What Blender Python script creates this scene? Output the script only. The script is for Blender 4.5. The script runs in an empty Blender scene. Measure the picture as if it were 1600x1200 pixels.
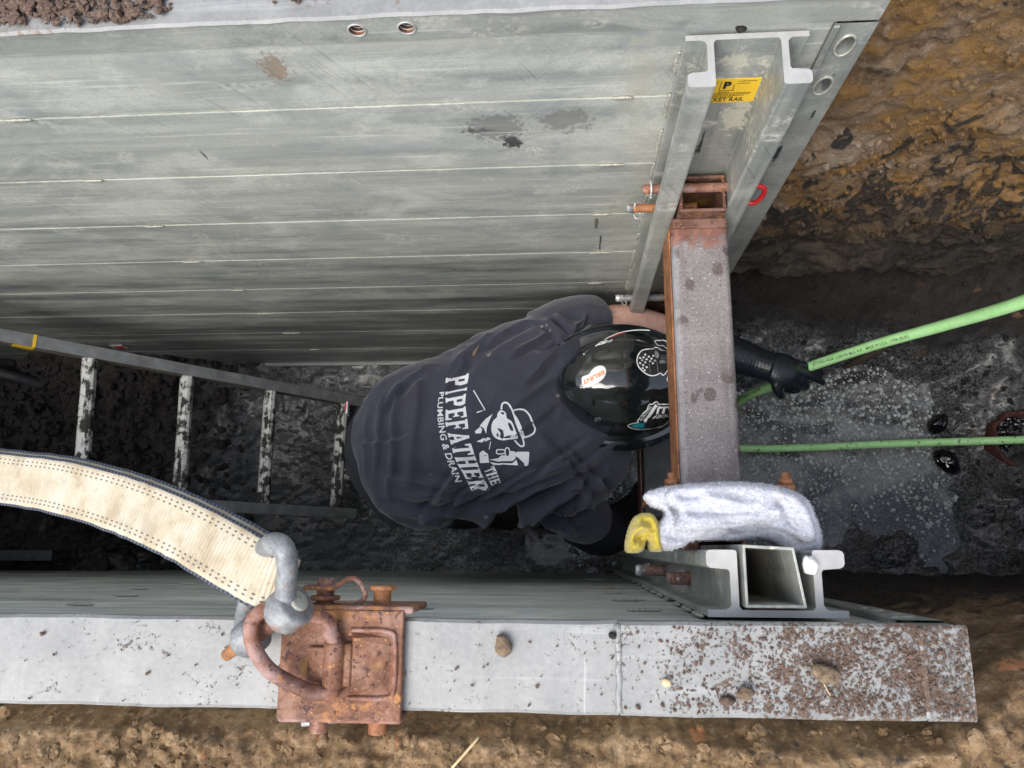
import bpy, bmesh, math, random
import numpy as np
from mathutils import Vector, Matrix
from mathutils.bvhtree import BVHTree

SC = bpy.context.scene
COL = SC.collection
random.seed(7)
rng = np.random.default_rng(11)

# ------------------------------------------------------------------ camera, sky, sun, exposure
CAM_R = Matrix(((0.9973936, 0.0112, 0.0713), (0.0038, 0.9777, -0.2100), (-0.0721, 0.2097, 0.9751)))
_w = Vector((0.2112, 0.0720, -0.0033))
CAM_R = Matrix.Rotation(_w.length, 3, _w.normalized())
CAM_C = Vector((0.0, 0.0802, 0.8633))
FPX = 1196.784
cam = bpy.data.cameras.new('camera')
cam.sensor_width = 36.0
cam.lens = FPX / 1600 * 36.0
cam.clip_start = 0.02
cam.clip_end = 300
camo = bpy.data.objects.new('camera', cam)
COL.objects.link(camo)
camo.matrix_world = Matrix.Translation(CAM_C) @ CAM_R.to_4x4()
SC.camera = camo
cam.dof.use_dof = True
cam.dof.focus_distance = 1.55
cam.dof.aperture_fstop = 20.0

SUN_EL, SUN_AZ = math.radians(56), math.radians(218)
world = bpy.data.worlds.new('World')
SC.world = world
world.use_nodes = True
wn = world.node_tree
wn.nodes.clear()
sky = wn.nodes.new('ShaderNodeTexSky')
sky.sky_type = 'NISHITA'
sky.sun_disc = False
sky.sun_elevation = SUN_EL
sky.sun_rotation = SUN_AZ
sky.dust_density = 2.5
sky.air_density = 1.0
bg = wn.nodes.new('ShaderNodeBackground')
bg.inputs['Strength'].default_value = 0.13
wo = wn.nodes.new('ShaderNodeOutputWorld')
hs = wn.nodes.new('ShaderNodeHueSaturation')   # thin cloud: the same sky, greyer
hs.inputs['Saturation'].default_value = 0.52
wn.links.new(sky.outputs[0], hs.inputs['Color'])
wn.links.new(hs.outputs[0], bg.inputs[0])
wn.links.new(bg.outputs[0], wo.inputs[0])

sun = bpy.data.lights.new('sun', 'SUN')
sun.energy = 1.5
sun.angle = math.radians(46)
sun.color = (1.0, 0.95, 0.87)
suno = bpy.data.objects.new('sun', sun)
COL.objects.link(suno)
# light travels from the left and from the near side, high up
sd = Vector((math.sin(SUN_AZ) * math.cos(SUN_EL), math.cos(SUN_AZ) * math.cos(SUN_EL), math.sin(SUN_EL)))
suno.rotation_euler = sd.to_track_quat('Z', 'Y').to_euler()
suno.location = (-3, -3, 8)

SC.view_settings.view_transform = 'Standard'
SC.view_settings.look = 'None'
SC.view_settings.gamma = 1.0
SC.view_settings.use_curve_mapping = False
SC.view_settings.exposure = 1.15
SC.cycles.max_bounces = 8
SC.cycles.diffuse_bounces = 5

# ------------------------------------------------------------------ measuring helpers: photograph point -> place in the trench
def ray(x, y):
    return CAM_R @ Vector(((x - 800) / FPX, -(y - 600) / FPX, -1.0))

def U(x, y, z=None, Y=None, X=None):
    v = ray(x, y)
    if z is not None: t = (z - CAM_C.z) / v.z
    elif Y is not None: t = (Y - CAM_C.y) / v.y
    else: t = (X - CAM_C.x) / v.x
    return CAM_C + v * t

# ------------------------------------------------------------------ numpy noise
def _hash(ix, iy, iz, seed):
    h = (ix.astype(np.int64) * 374761393 + iy.astype(np.int64) * 668265263 + iz.astype(np.int64) * 2147483647 + seed * 974634777) & 0xffffffff
    h = ((h ^ (h >> 13)) * 1274126177) & 0xffffffff
    h = ((h ^ (h >> 16)) * 2246822519) & 0xffffffff
    return ((h ^ (h >> 15)) & 0xffffff) / 16777215.0

def vnoise(x, y, z, seed=0):
    x, y, z = np.broadcast_arrays(np.asarray(x, float), np.asarray(y, float), np.asarray(z, float))
    ix, iy, iz = np.floor(x), np.floor(y), np.floor(z)
    fx, fy, fz = x - ix, y - iy, z - iz
    fx = fx * fx * (3 - 2 * fx); fy = fy * fy * (3 - 2 * fy); fz = fz * fz * (3 - 2 * fz)
    r = 0
    for a in (0, 1):
        for b in (0, 1):
            for c in (0, 1):
                w = (fx if a else 1 - fx) * (fy if b else 1 - fy) * (fz if c else 1 - fz)
                r = r + w * _hash(ix + a, iy + b, iz + c, seed)
    return r * 2 - 1

def fbm(x, y, z, octs=4, seed=0, gain=.5, ridged=False):
    a, s, t = 1.0, 0, 0
    for o in range(octs):
        n = vnoise(x * 2 ** o + 17.3 * o, y * 2 ** o + 9.1 * o, z * 2 ** o + 3.7 * o, seed + o)
        if ridged: n = 1 - 2 * np.abs(n)
        s = s + a * n; t += a; a *= gain
    return s / t

def sstep(a, b, x):
    t = np.clip((x - a) / (b - a), 0, 1)
    return t * t * (3 - 2 * t)

# ------------------------------------------------------------------ material helpers
class NT:
    def __init__(self, name):
        self.m = bpy.data.materials.new(name)
        self.m.use_nodes = True
        self.t = self.m.node_tree
        self.t.nodes.clear()
        self.out = self.t.nodes.new('ShaderNodeOutputMaterial')
        self.b = self.t.nodes.new('ShaderNodeBsdfPrincipled')
        self.t.links.new(self.b.outputs[0], self.out.inputs[0])
        self._pos = None
    def n(self, typ, **kw):
        nd = self.t.nodes.new(typ)
        for k, v in kw.items(): setattr(nd, k, v)
        return nd
    def set(self, sock, v):
        if isinstance(v, bpy.types.NodeSocket): self.t.links.new(v, sock)
        elif isinstance(v, tuple) and len(v) == 3 and sock.type == 'RGBA': sock.default_value = (*v, 1)
        else: sock.default_value = v
    def pos(self):
        if self._pos is None: self._pos = self.n('ShaderNodeNewGeometry').outputs['Position']
        return self._pos
    def obj(self):
        return self.n('ShaderNodeTexCoord').outputs['Object']
    def uv(self):
        return self.n('ShaderNodeTexCoord').outputs['UV']
    def map(self, vec, scale=(1, 1, 1), rot=(0, 0, 0), loc=(0, 0, 0)):
        m = self.n('ShaderNodeMapping')
        self.set(m.inputs['Vector'], vec)
        m.inputs['Scale'].default_value = scale
        m.inputs['Rotation'].default_value = rot
        m.inputs['Location'].default_value = loc
        return m.outputs[0]
    def noise(self, vec, scale=5, detail=4, rough=.55, dist=0.0):
        n = self.n('ShaderNodeTexNoise')
        self.set(n.inputs['Vector'], vec)
        n.inputs['Scale'].default_value = scale
        n.inputs['Detail'].default_value = detail
        n.inputs['Roughness'].default_value = rough
        n.inputs['Distortion'].default_value = dist
        return n.outputs[0]
    def voro(self, vec, scale=5, feature='F1', out=0, rand=1.0):
        n = self.n('ShaderNodeTexVoronoi', feature=feature)
        self.set(n.inputs['Vector'], vec)
        n.inputs['Scale'].default_value = scale
        n.inputs['Randomness'].default_value = rand
        return n.outputs[out]
    def ramp(self, fac, stops):
        r = self.n('ShaderNodeValToRGB')
        self.set(r.inputs[0], fac)
        e = r.color_ramp.elements
        while len(e) < len(stops): e.new(0.5)
        for el, (p, c) in zip(e, stops):
            el.position = p
            el.color = (c, c, c, 1) if isinstance(c, (int, float)) else (*c, 1)
        return r.outputs[0]
    def mix(self, fac, a, b, mode='MIX'):
        m = self.n('ShaderNodeMix', data_type='RGBA', blend_type=mode)
        self.set(m.inputs[0], fac)
        self.set(m.inputs[6], a); self.set(m.inputs[7], b)
        return m.outputs[2]
    def math(self, op, a, b=0.0, c=None):
        m = self.n('ShaderNodeMath', operation=op)
        self.set(m.inputs[0], a); self.set(m.inputs[1], b)
        if c is not None: self.set(m.inputs[2], c)
        return m.outputs[0]
    def range(self, v, a, b, c=0.0, d=1.0, smooth=True):
        m = self.n('ShaderNodeMapRange', interpolation_type='SMOOTHSTEP' if smooth else 'LINEAR')
        self.set(m.inputs[0], v)
        m.inputs[1].default_value = a; m.inputs[2].default_value = b
        m.inputs[3].default_value = c; m.inputs[4].default_value = d
        return m.outputs[0]
    def sep(self, vec):
        s = self.n('ShaderNodeSeparateXYZ')
        self.set(s.inputs[0], vec)
        return s.outputs
    def bump(self, h, strength=.3, dist=.002):
        b = self.n('ShaderNodeBump')
        self.set(b.inputs['Height'], h)
        b.inputs['Strength'].default_value = strength
        b.inputs['Distance'].default_value = dist
        self.t.links.new(b.outputs[0], self.b.inputs['Normal'])
    def fin(self, col=None, rough=.5, metal=0.0, **kw):
        if col is not None: self.set(self.b.inputs['Base Color'], col)
        self.set(self.b.inputs['Roughness'], rough)
        self.set(self.b.inputs['Metallic'], metal)
        for k, v in kw.items(): self.set(self.b.inputs[k], v)
        return self.m

def m_alu(name, tone=1.0, dirt=None, streak_axis='x', oxide=.5, metal=.25, stains=(), streak=(3.5, 180, 190)):
    t = NT(name)
    p = t.pos()
    sc = {'x': (1.5, 22, 24), 'z': (34, 34, 1.3)}[streak_axis]
    st = t.noise(t.map(p, sc), 1.0, 6, .6)
    blot = t.noise(t.map(p, (1, 1.5, 1.8)), 5.5, 7, .68, .5)
    fine = t.noise(p, 240, 5, .75)
    c = t.ramp(st, [(.25, (.17 * tone, .185 * tone, .183 * tone)), (.46, (.30 * tone, .313 * tone, .288 * tone)), (.72, (.43 * tone, .44 * tone, .395 * tone))])
    c = t.mix(t.range(blot, .46, .64, 0, .72), c, (.49 * tone, .50 * tone, .455 * tone))
    c = t.mix(t.range(t.noise(t.map(p, (1, 1.5, 1.6), loc=(5, 2, 8)), 4.5, 7, .7, .4), .50, .68, 0, .6), c, (.20 * tone, .225 * tone, .235 * tone))
    c = t.mix(t.range(fine, .35, .7, .0, .30), c, (.16 * tone, .175 * tone, .17 * tone))
    c = t.mix(t.range(t.noise(t.map(p, (.8, 3, 5)), 2.1, 5, .6), .52, .72, 0, .55), c, (.22 * tone, .235 * tone, .245 * tone))
    # chalky oxide spatter
    ox = t.math('MULTIPLY', t.range(t.noise(t.map(p, (5, 9, 9)), 1, 3, .5), .52, .66), t.range(t.noise(p, 70, 7, .75), .5, .62))
    c = t.mix(t.math('MULTIPLY', ox, oxide), c, (.66, .64, .54))
    ox2 = t.math('MULTIPLY', t.range(t.noise(t.map(p, (7, 7, 14), loc=(4, 4, 1)), 1, 2, .5), .60, .68), t.range(t.noise(p, 120, 5, .7), .42, .6))
    c = t.mix(t.math('MULTIPLY', ox2, oxide), c, (.74, .73, .66))
    # scratches: two families of fine diagonal lines
    s1 = t.noise(t.map(t.map(p, rot=(0, math.radians(38), 0)), (3, 3, 260)), 1, 2, .5)
    s2 = t.noise(t.map(t.map(p, rot=(0, math.radians(-62), 0)), (4, 4, 300)), 1, 2, .5)
    k1 = t.math('MULTIPLY', t.range(s1, .62, .70), t.range(t.noise(p, 5, 2), .46, .60))
    k2 = t.math('MULTIPLY', t.range(s2, .64, .71), t.range(t.noise(t.map(p, loc=(7, 1, 3)), 6, 2), .47, .62))
    c = t.mix(t.math('MULTIPLY', k1, .38), c, (.55, .54, .50))
    c = t.mix(t.math('MULTIPLY', k2, .55), c, (.06, .065, .07))
    s3 = t.noise(t.map(p, (5, 260, 300)), 1, 2, .5)
    c = t.mix(t.range(s3, .66, .74, 0, .25), c, (.12, .13, .135))
    # rust bloom
    rb = t.math('MULTIPLY', t.range(t.noise(t.map(p, loc=(1.3, 0, .4)), 3.1, 1), .66, .76), t.range(fine, .45, .6))
    c = t.mix(t.math('MULTIPLY', rb, .55), c, (.24, .13, .07))
    for (sx, sz), (ax, az), thr, scl, scol, amt in stains:
        px_, py_, pz_ = t.sep(p)[:3]
        dx = t.math('DIVIDE', t.math('SUBTRACT', px_, sx), ax); dz = t.math('DIVIDE', t.math('SUBTRACT', pz_, sz), az)
        rr = t.math('SQRT', t.math('ADD', t.math('MULTIPLY', dx, dx), t.math('MULTIPLY', dz, dz)))
        v = t.math('ADD', t.math('MULTIPLY', t.math('SUBTRACT', t.noise(p, scl, 6, .7), .5), 2.4), t.math('SUBTRACT', 1.0, rr))
        c = t.mix(t.math('MULTIPLY', t.range(v, thr, thr + .25), amt), c, scol)
    if streak_axis == 'x':
        # long pale rub marks
        s4 = t.noise(t.map(p, streak, loc=(2, 3, 4)), 1, 3, .6)
        c = t.mix(t.range(s4, .60, .72, 0, .6), c, (.58 * tone, .59 * tone, .55 * tone))
    rough = t.range(st, .2, .8, .30, .52)
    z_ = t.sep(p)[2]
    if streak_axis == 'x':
        # long ragged wet slurry smears, growing downward to paint in the light falloff too
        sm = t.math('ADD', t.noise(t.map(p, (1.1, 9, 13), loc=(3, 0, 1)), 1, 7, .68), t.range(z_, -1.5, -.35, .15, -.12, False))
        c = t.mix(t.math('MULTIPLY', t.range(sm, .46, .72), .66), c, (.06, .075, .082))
    t.bump(t.mix(.5, st, fine), .22, .0015)
    return t.fin(c, rough, metal)

def m_alu_top(name, dirty):
    t = NT(name)
    p = t.pos()
    n1 = t.mix(.4, t.noise(p, 14, 6, .65), t.noise(p, 150, 5, .7))
    c = t.ramp(n1, [(.3, (.185, .19, .19)), (.5, (.245, .249, .248)), (.7, (.32, .32, .317))])
    c = t.mix(t.range(t.noise(t.map(p, (3, 60, 8)), 1, 4), .56, .72, 0, .4), c, (.42, .43, .44))
    c = t.mix(t.range(t.noise(t.map(p, (90, 4, 8)), 1, 2), .69, .76, 0, .35), c, (.58, .58, .57))
    c = t.mix(t.range(t.noise(p, 120, 3, .6), .68, .73, 0, .7), c, (.16, .14, .12))
    c = t.mix(t.range(t.noise(t.map(p, (5, 120, 8)), 1, 2), .69, .74, 0, .5), c, (.25, .25, .26))
    x, y, z = t.sep(p)[:3]
    if dirty:
        k = t.range(x, -.02, .32, 0, 1)
        big = t.noise(p, 24, 4, .65)
        sm = t.noise(p, 210, 5, .75)
        v = t.math('ADD', t.math('MULTIPLY', big, .45), t.math('MULTIPLY', sm, .55))
        v = t.math('ADD', v, t.math('MULTIPLY', k, .108))
        d = t.range(v, .585, .625)
        dc = t.ramp(t.noise(p, 330, 5, .75), [(.3, (.045, .028, .022)), (.5, (.12, .080, .060)), (.72, (.24, .17, .125))])
        c = t.mix(d, c, dc)
        rough = t.mix(d, (.5, .5, .5), (.9, .9, .9))
        t.bump(t.mix(.7, n1, d), .5, .003)
    else:
        k = t.range(x, -.75, -.55, 1, 0)
        v = t.math('ADD', t.math('MULTIPLY', t.noise(p, 90, 6, .75), .6), t.math('MULTIPLY', t.noise(p, 22, 3), .4))
        v = t.math('ADD', v, t.math('MULTIPLY', k, .12))
        d = t.range(v, .59, .66)
        c = t.mix(d, c, t.ramp(t.noise(p, 160, 5, .7), [(.3, (.10, .07, .055)), (.7, (.26, .19, .15))]))
        rough = .55
        t.bump(n1, .3, .002)
    return t.fin(c, rough, .15)

def m_rust(name, a=(.085, .038, .026), b=(.23, .10, .062), c_=(.33, .22, .20), pits=.7, spots=(.45, .20, .06), scale=1.0):
    t = NT(name)
    p = t.pos()
    n = t.mix(.35, t.noise(p, 38 * scale, 7, .7), t.noise(p, 260 * scale, 5, .7))
    c = t.ramp(n, [(.33, a), (.5, b), (.66, c_)])
    c = t.mix(t.range(t.noise(t.map(p, loc=(1, 4, 2)), 15 * scale, 5, .65), .47, .60, 0, .75), c, c_)
    c = t.mix(t.range(t.noise(t.map(p, loc=(6, 1, 2)), 19 * scale, 5, .65), .50, .64, 0, .7), c, a)
    c = t.mix(t.range(t.noise(t.map(p, loc=(2, 9, 3)), 22 * scale, 6, .7), .55, .66, 0, .75), c, spots)
    c = t.mix(t.range(t.noise(p, 120 * scale, 4, .65), .585, .63, 0, pits), c, (.05, .013, .012))
    c = t.mix(t.range(t.noise(t.map(p, loc=(8, 2, 1)), 210 * scale, 3, .6), .66, .70, 0, .9), c, (.55, .26, .10))
    c = t.mix(t.range(t.noise(t.map(p, loc=(3, 2, 1)), 45 * scale, 5, .7), .62, .70, 0, .8), c, spots)
    c = t.mix(t.range(t.noise(t.map(p, loc=(5, 5, 5)), 14, 2, .5), .62, .72, 0, .5), c, (.42, .25, .03))
    t.bump(t.mix(.5, n, t.noise(p, 190, 4, .6)), .5, .0025)
    return t.fin(c, t.range(n, .3, .7, .75, .55), .1)

def m_galv(name):
    t = NT(name)
    p = t.pos()
    n = t.noise(p, 42, 6, .7)
    f = t.noise(p, 230, 5, .75)
    c = t.ramp(t.mix(.4, n, f), [(.34, (.11, .12, .128)), (.5, (.225, .235, .245)), (.66, (.37, .38, .38))])
    c = t.mix(t.range(t.noise(t.map(p, loc=(2, 7, 1)), 34, 5, .65), .58, .68, 0, .85), c, (.30, .13, .06))
    c = t.mix(t.range(f, .62, .68, 0, .7), c, (.06, .062, .065))
    t.bump(t.mix(.5, n, f), .7, .0025)
    return t.fin(c, .55, .3)

def m_strut_top(name):
    t = NT(name)
    p = t.pos()
    x, y, z = t.sep(p)[:3]
    fine = t.noise(p, 210, 5, .75)
    c = t.ramp(t.noise(p, 12, 5, .6), [(.3, (.155, .138, .138)), (.6, (.235, .216, .214)), (.8, (.315, .30, .30))])
    c = t.mix(t.range(fine, .50, .66, 0, .8), c, (.085, .062, .056))
    c = t.mix(t.range(t.noise(t.map(p, loc=(2, 5, 2)), 300, 2, .6), .64, .7, 0, .7), c, (.62, .58, .57))
    spot = t.range(t.math('ADD', t.voro(t.map(p, (1, .8, 1)), 26, rand=1.0), t.math('MULTIPLY', t.math('SUBTRACT', t.noise(p, 130, 4, .7), .5), .30)), .25, .33, 1, 0)
    spot = t.math('MULTIPLY', spot, t.range(t.noise(p, 9, 1), .48, .53))
    spot = t.math('MULTIPLY', spot, t.range(fine, .35, .5, .5, 1))
    c = t.mix(t.math('MULTIPLY', spot, .85), c, (.075, .055, .05))
    st = t.noise(t.map(p, (70, 3, 40)), 1, 6, .65)
    c = t.mix(t.range(st, .52, .72, 0, .4), c, (.12, .085, .075))
    c = t.mix(t.range(t.math('ADD', x, t.math('MULTIPLY', t.noise(p, 26, 5, .7), .03)), .196, .214, .75, 0), c, (.30, .31, .34))
    edge = t.range(t.math('ADD', y, t.math('MULTIPLY', t.noise(p, 30, 5, .7), .16)), .665, .70)
    c = t.mix(edge, c, t.ramp(t.noise(p, 60, 5), [(.35, (.09, .035, .025)), (.65, (.25, .115, .085))]))
    t.bump(fine, .5, .002)
    return t.fin(c, t.range(st, .4, .65, .32, .62), .15)

def m_simple(name, col, rough=.5, metal=0.0, var=.25, scale=40, bump=.2, bdist=.001, **kw):
    t = NT(name)
    p = t.pos()
    n = t.noise(p, scale, 5, .6)
    lo = tuple(v * (1 - var) for v in col); hi = tuple(min(1, v * (1 + var)) for v in col)
    c = t.ramp(n, [(.3, lo), (.7, hi)])
    if bump: t.bump(n, bump, bdist)
    return t.fin(c, rough, metal, **kw)

def m_earth(name):
    t = NT(name)
    p = t.pos()
    x, y, z = t.sep(p)[:3]
    warp = t.noise(p, 3, 3, .5)
    q = t.map(p, (1.3, 1.6, 1.9), rot=(0, math.radians(22), 0))
    big = t.noise(q, 3.4, 7, .68, .8)
    med = t.noise(t.map(p, (1, 1, 1.5), rot=(0, .3, 0)), 15, 8, .74)
    fine = t.noise(p, 75, 8, .82)
    c = t.ramp(big, [(.28, (.075, .045, .022)), (.40, (.20, .105, .028)), (.47, (.34, .185, .045)), (.53, (.25, .155, .075)), (.60, (.36, .26, .17)), (.72, (.48, .39, .29))])
    c = t.mix(t.range(med, .44, .62, 0, .8), c, t.ramp(fine, [(.36, (.045, .026, .018)), (.52, (.22, .14, .085)), (.66, (.48, .36, .26))]))
    c = t.mix(t.range(fine, .56, .7, 0, .5), c, (.33, .22, .12))
    # damp black streaks (organic seams), thicker towards the foot of the cut
    seam = t.noise(t.map(p, (5.2, 3, 3.0), rot=(0, math.radians(-32), 0), loc=(1, 0, 2)), 2.8, 6, .66, 1.4)
    lvl = t.range(z, -1.05, -.35, .10, -.03)
    lvlx = t.range(x, .5, 1.4, 0, .04)
    dk = t.range(t.math('ADD', t.math('ADD', seam, lvl), lvlx), .605, .645)
    c = t.mix(t.math('MULTIPLY', dk, .92), c, (.020, .021, .022))
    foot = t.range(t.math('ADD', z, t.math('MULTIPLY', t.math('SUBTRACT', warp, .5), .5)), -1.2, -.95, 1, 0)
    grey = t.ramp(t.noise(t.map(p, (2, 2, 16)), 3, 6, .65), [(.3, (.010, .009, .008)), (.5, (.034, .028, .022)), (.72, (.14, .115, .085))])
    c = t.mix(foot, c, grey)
    wet = t.range(t.math('ADD', z, t.math('MULTIPLY', t.math('SUBTRACT', med, .5), .3)), -1.46, -1.33, 1, 0)  # blackens the wall below the lip: undercut shade put into the colour
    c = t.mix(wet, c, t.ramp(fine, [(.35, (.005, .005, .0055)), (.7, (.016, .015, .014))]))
    c = t.mix(t.range(t.noise(p, 300, 4, .8), .56, .68, 0, .6), c, (.40, .30, .21))
    c = t.mix(t.range(t.noise(t.map(p, loc=(4, 1, 6)), 240, 4, .8), .57, .68, 0, .7), c, (.05, .03, .02))
    t.bump(t.mix(.6, med, fine), 1.0, .022)
    return t.fin(c, t.mix(dk, (.85, .85, .85), (.4, .4, .4)), 0)

def m_bank(name):
    t = NT(name)
    p = t.pos()
    x, y, z = t.sep(p)[:3]
    n = t.noise(t.map(p, (1, 2.2, 2.2), rot=(0, 0, .15)), 9, 7, .66, .4)
    f = t.noise(p, 100, 6, .7)
    g = t.noise(p, 260, 5, .75)
    c = t.ramp(n, [(.3, (.055, .035, .020)), (.46, (.165, .10, .046)), (.56, (.25, .165, .088)), (.72, (.21, .155, .11))])
    c = t.mix(t.range(f, .3, .5, .8, 0), c, (.04, .028, .02))
    c = t.mix(t.range(f, .54, .66, 0, .65), c, (.33, .25, .165))
    c = t.mix(t.range(g, .54, .68, 0, .6), c, (.06, .042, .03))
    c = t.mix(t.range(t.noise(p, 13, 4, .6), .66, .72, 0, .9), c, (.03, .03, .033))
    c = t.mix(t.range(t.noise(t.map(p, loc=(3, 3, 0)), 24, 3, .6), .66, .72, 0, .7), c, (.38, .16, .07))
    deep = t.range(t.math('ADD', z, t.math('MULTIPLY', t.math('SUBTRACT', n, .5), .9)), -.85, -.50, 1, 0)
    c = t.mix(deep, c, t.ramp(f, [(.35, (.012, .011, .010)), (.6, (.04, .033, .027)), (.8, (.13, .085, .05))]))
    t.bump(t.mix(.5, n, f), .8, .008)
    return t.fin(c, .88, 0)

def m_mud(name):
    t = NT(name)
    p = t.pos()
    x, y, z = t.sep(p)[:3]
    n = t.noise(p, 11, 6, .65)
    f = t.noise(p, 120, 6, .75)
    wetc = t.ramp(f, [(.38, (.008, .0095, .0115)), (.58, (.021, .0245, .028)), (.75, (.065, .072, .077))])
    dryc = t.ramp(f, [(.3, (.005, .004, .0035)), (.55, (.016, .0125, .0105)), (.8, (.055, .040, .03))])
    h = t.range(t.math('ADD', z, t.math('MULTIPLY', t.math('SUBTRACT', n, .5), .16)), -1.80, -1.68)
    c = t.mix(h, wetc, dryc)
    # ochre lumps in the spoil on the right
    oc = t.math('MULTIPLY', t.range(t.noise(p, 10, 3, .6), .60, .68), t.range(x, 1.05, 1.35))
    c = t.mix(t.math('MULTIPLY', oc, .75), c, (.17, .095, .05))
    # pale grit film on the wet slurry by the worker's feet
    gr = t.math('MULTIPLY', t.range(x, -.95, -.55), t.range(f, .42, .66))
    gr = t.math('MULTIPLY', gr, t.range(h, 0, .6, 1, 0))
    c = t.mix(t.math('MULTIPLY', gr, .75), c, (.19, .20, .195))
    t.bump(t.mix(.45, t.noise(p, 45, 6, .7), f), .9, .010)
    return t.fin(c, t.mix(h, (.22, .22, .22), (.75, .75, .75)), 0, **{'Specular IOR Level': .6, 'Coat Weight': t.math('MULTIPLY', t.range(h, 0, .7, .62, 0), t.range(t.noise(p, 5, 4, .6), .36, .60, .3, 1)), 'Coat Roughness': .22, 'Coat IOR': 1.5})

def m_water(name):
    t = NT(name)
    p = t.pos()
    w = t.noise(t.map(p, (1.6, 2.6, 1), loc=(.3, .1, 0)), 2.4, 7, .66, 1.0)
    yy = t.sep(p)[1]
    w = t.math('ADD', w, t.range(yy, .18, .40, -.07, .05))
    f = t.noise(p, 60, 6, .75)
    cell = t.voro(p, 95, 'DISTANCE_TO_EDGE')
    cell2 = t.voro(p, 38, 'DISTANCE_TO_EDGE')
    foam = t.math('ADD', t.math('MULTIPLY', w, .75), t.math('MULTIPLY', f, .35))
    film = t.range(foam, .47, .72)
    c = t.mix(film, (.010, .0115, .013), (.20, .21, .205))
    ln = t.math('MAXIMUM', t.range(cell, .0, .10, 1, 0), t.range(cell2, 0, .045, .8, 0))
    c = t.mix(t.math('MULTIPLY', ln, t.range(foam, .46, .66, .03, .8)), c, (.33, .35, .35))
    sp = t.range(t.voro(p, 210), .12, .2, .8, 0)
    c = t.mix(t.math('MULTIPLY', sp, t.range(foam, .44, .64, .10, .9)), c, (.52, .56, .57))
    t.bump(t.mix(.5, f, ln), .5, .003)
    return t.fin(c, t.mix(film, (.10, .10, .10), (.34, .34, .34)), 0, **{'Coat Weight': .5, 'Coat Roughness': .08})

def m_shirt(name):
    t = NT(name)
    p = t.pos()
    n = t.noise(p, 7, 5, .6)
    f = t.noise(p, 170, 3, .6)
    c = t.ramp(n, [(.3, (.021, .023, .039)), (.7, (.043, .045, .068))])
    y = t.sep(p)[1]
    dirt = t.math('MULTIPLY', t.range(t.noise(t.map(p, loc=(2, 1, 0)), 16, 5, .65), .48, .66), t.range(y, .30, .56))
    c = t.mix(t.math('MULTIPLY', dirt, .55), c, (.036, .025, .034))
    c = t.mix(t.range(t.noise(p, 230, 3, .7), .66, .72, 0, .45), c, (.15, .15, .17))
    c = t.mix(t.range(t.noise(t.map(p, loc=(9, 0, 4)), 38, 2, .5), .735, .75, 0, .6), c, (.26, .25, .24))
    t.bump(f, .25, .0008)
    return t.fin(c, .92, 0, **{'Sheen Weight': .25, 'Sheen Roughness': .5})

def m_helmet(name):
    t = NT(name)
    p = t.pos()
    sc = t.range(t.noise(t.map(p, (1, 1, 1)), 210, 3, .7), .66, .72, 0, .5)
    dust = t.range(t.noise(p, 26, 5, .7), .56, .74, 0, .14)
    c = t.mix(sc, (.006, .008, .009), (.16, .17, .18))
    c = t.mix(dust, c, (.10, .15, .165))
    t.bump(t.noise(p, 40, 2), .04, .001)
    return t.fin(c, t.range(t.noise(p, 26, 5, .7), .5, .74, .12, .3), 0, **{'Coat Weight': 1.0, 'Coat Roughness': .05, 'Coat IOR': 1.6, 'Specular IOR Level': .5})

def m_skin(name):
    t = NT(name)
    p = t.pos()
    n = t.noise(p, 60, 5, .6)
    c = t.ramp(n, [(.3, (.52, .29, .22)), (.7, (.64, .39, .31))])
    # inked sleeve near the elbow, and mud specks
    x = t.sep(p)[0]
    ink = t.math('MULTIPLY', t.range(t.noise(t.map(p, (1, 1, 1)), 48, 2, .5, 2.5), .54, .60), t.range(x, .085, .15, 1, 0))
    c = t.mix(t.math('MULTIPLY', ink, .8), c, (.04, .06, .07))
    c = t.mix(t.range(t.noise(p, 260, 2, .6), .68, .73, 0, .8), c, (.08, .05, .04))
    t.bump(n, .25, .001)
    return t.fin(c, .5, 0, **{'Subsurface Weight': .06, 'Subsurface Radius': (.01, .004, .002)})

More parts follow.
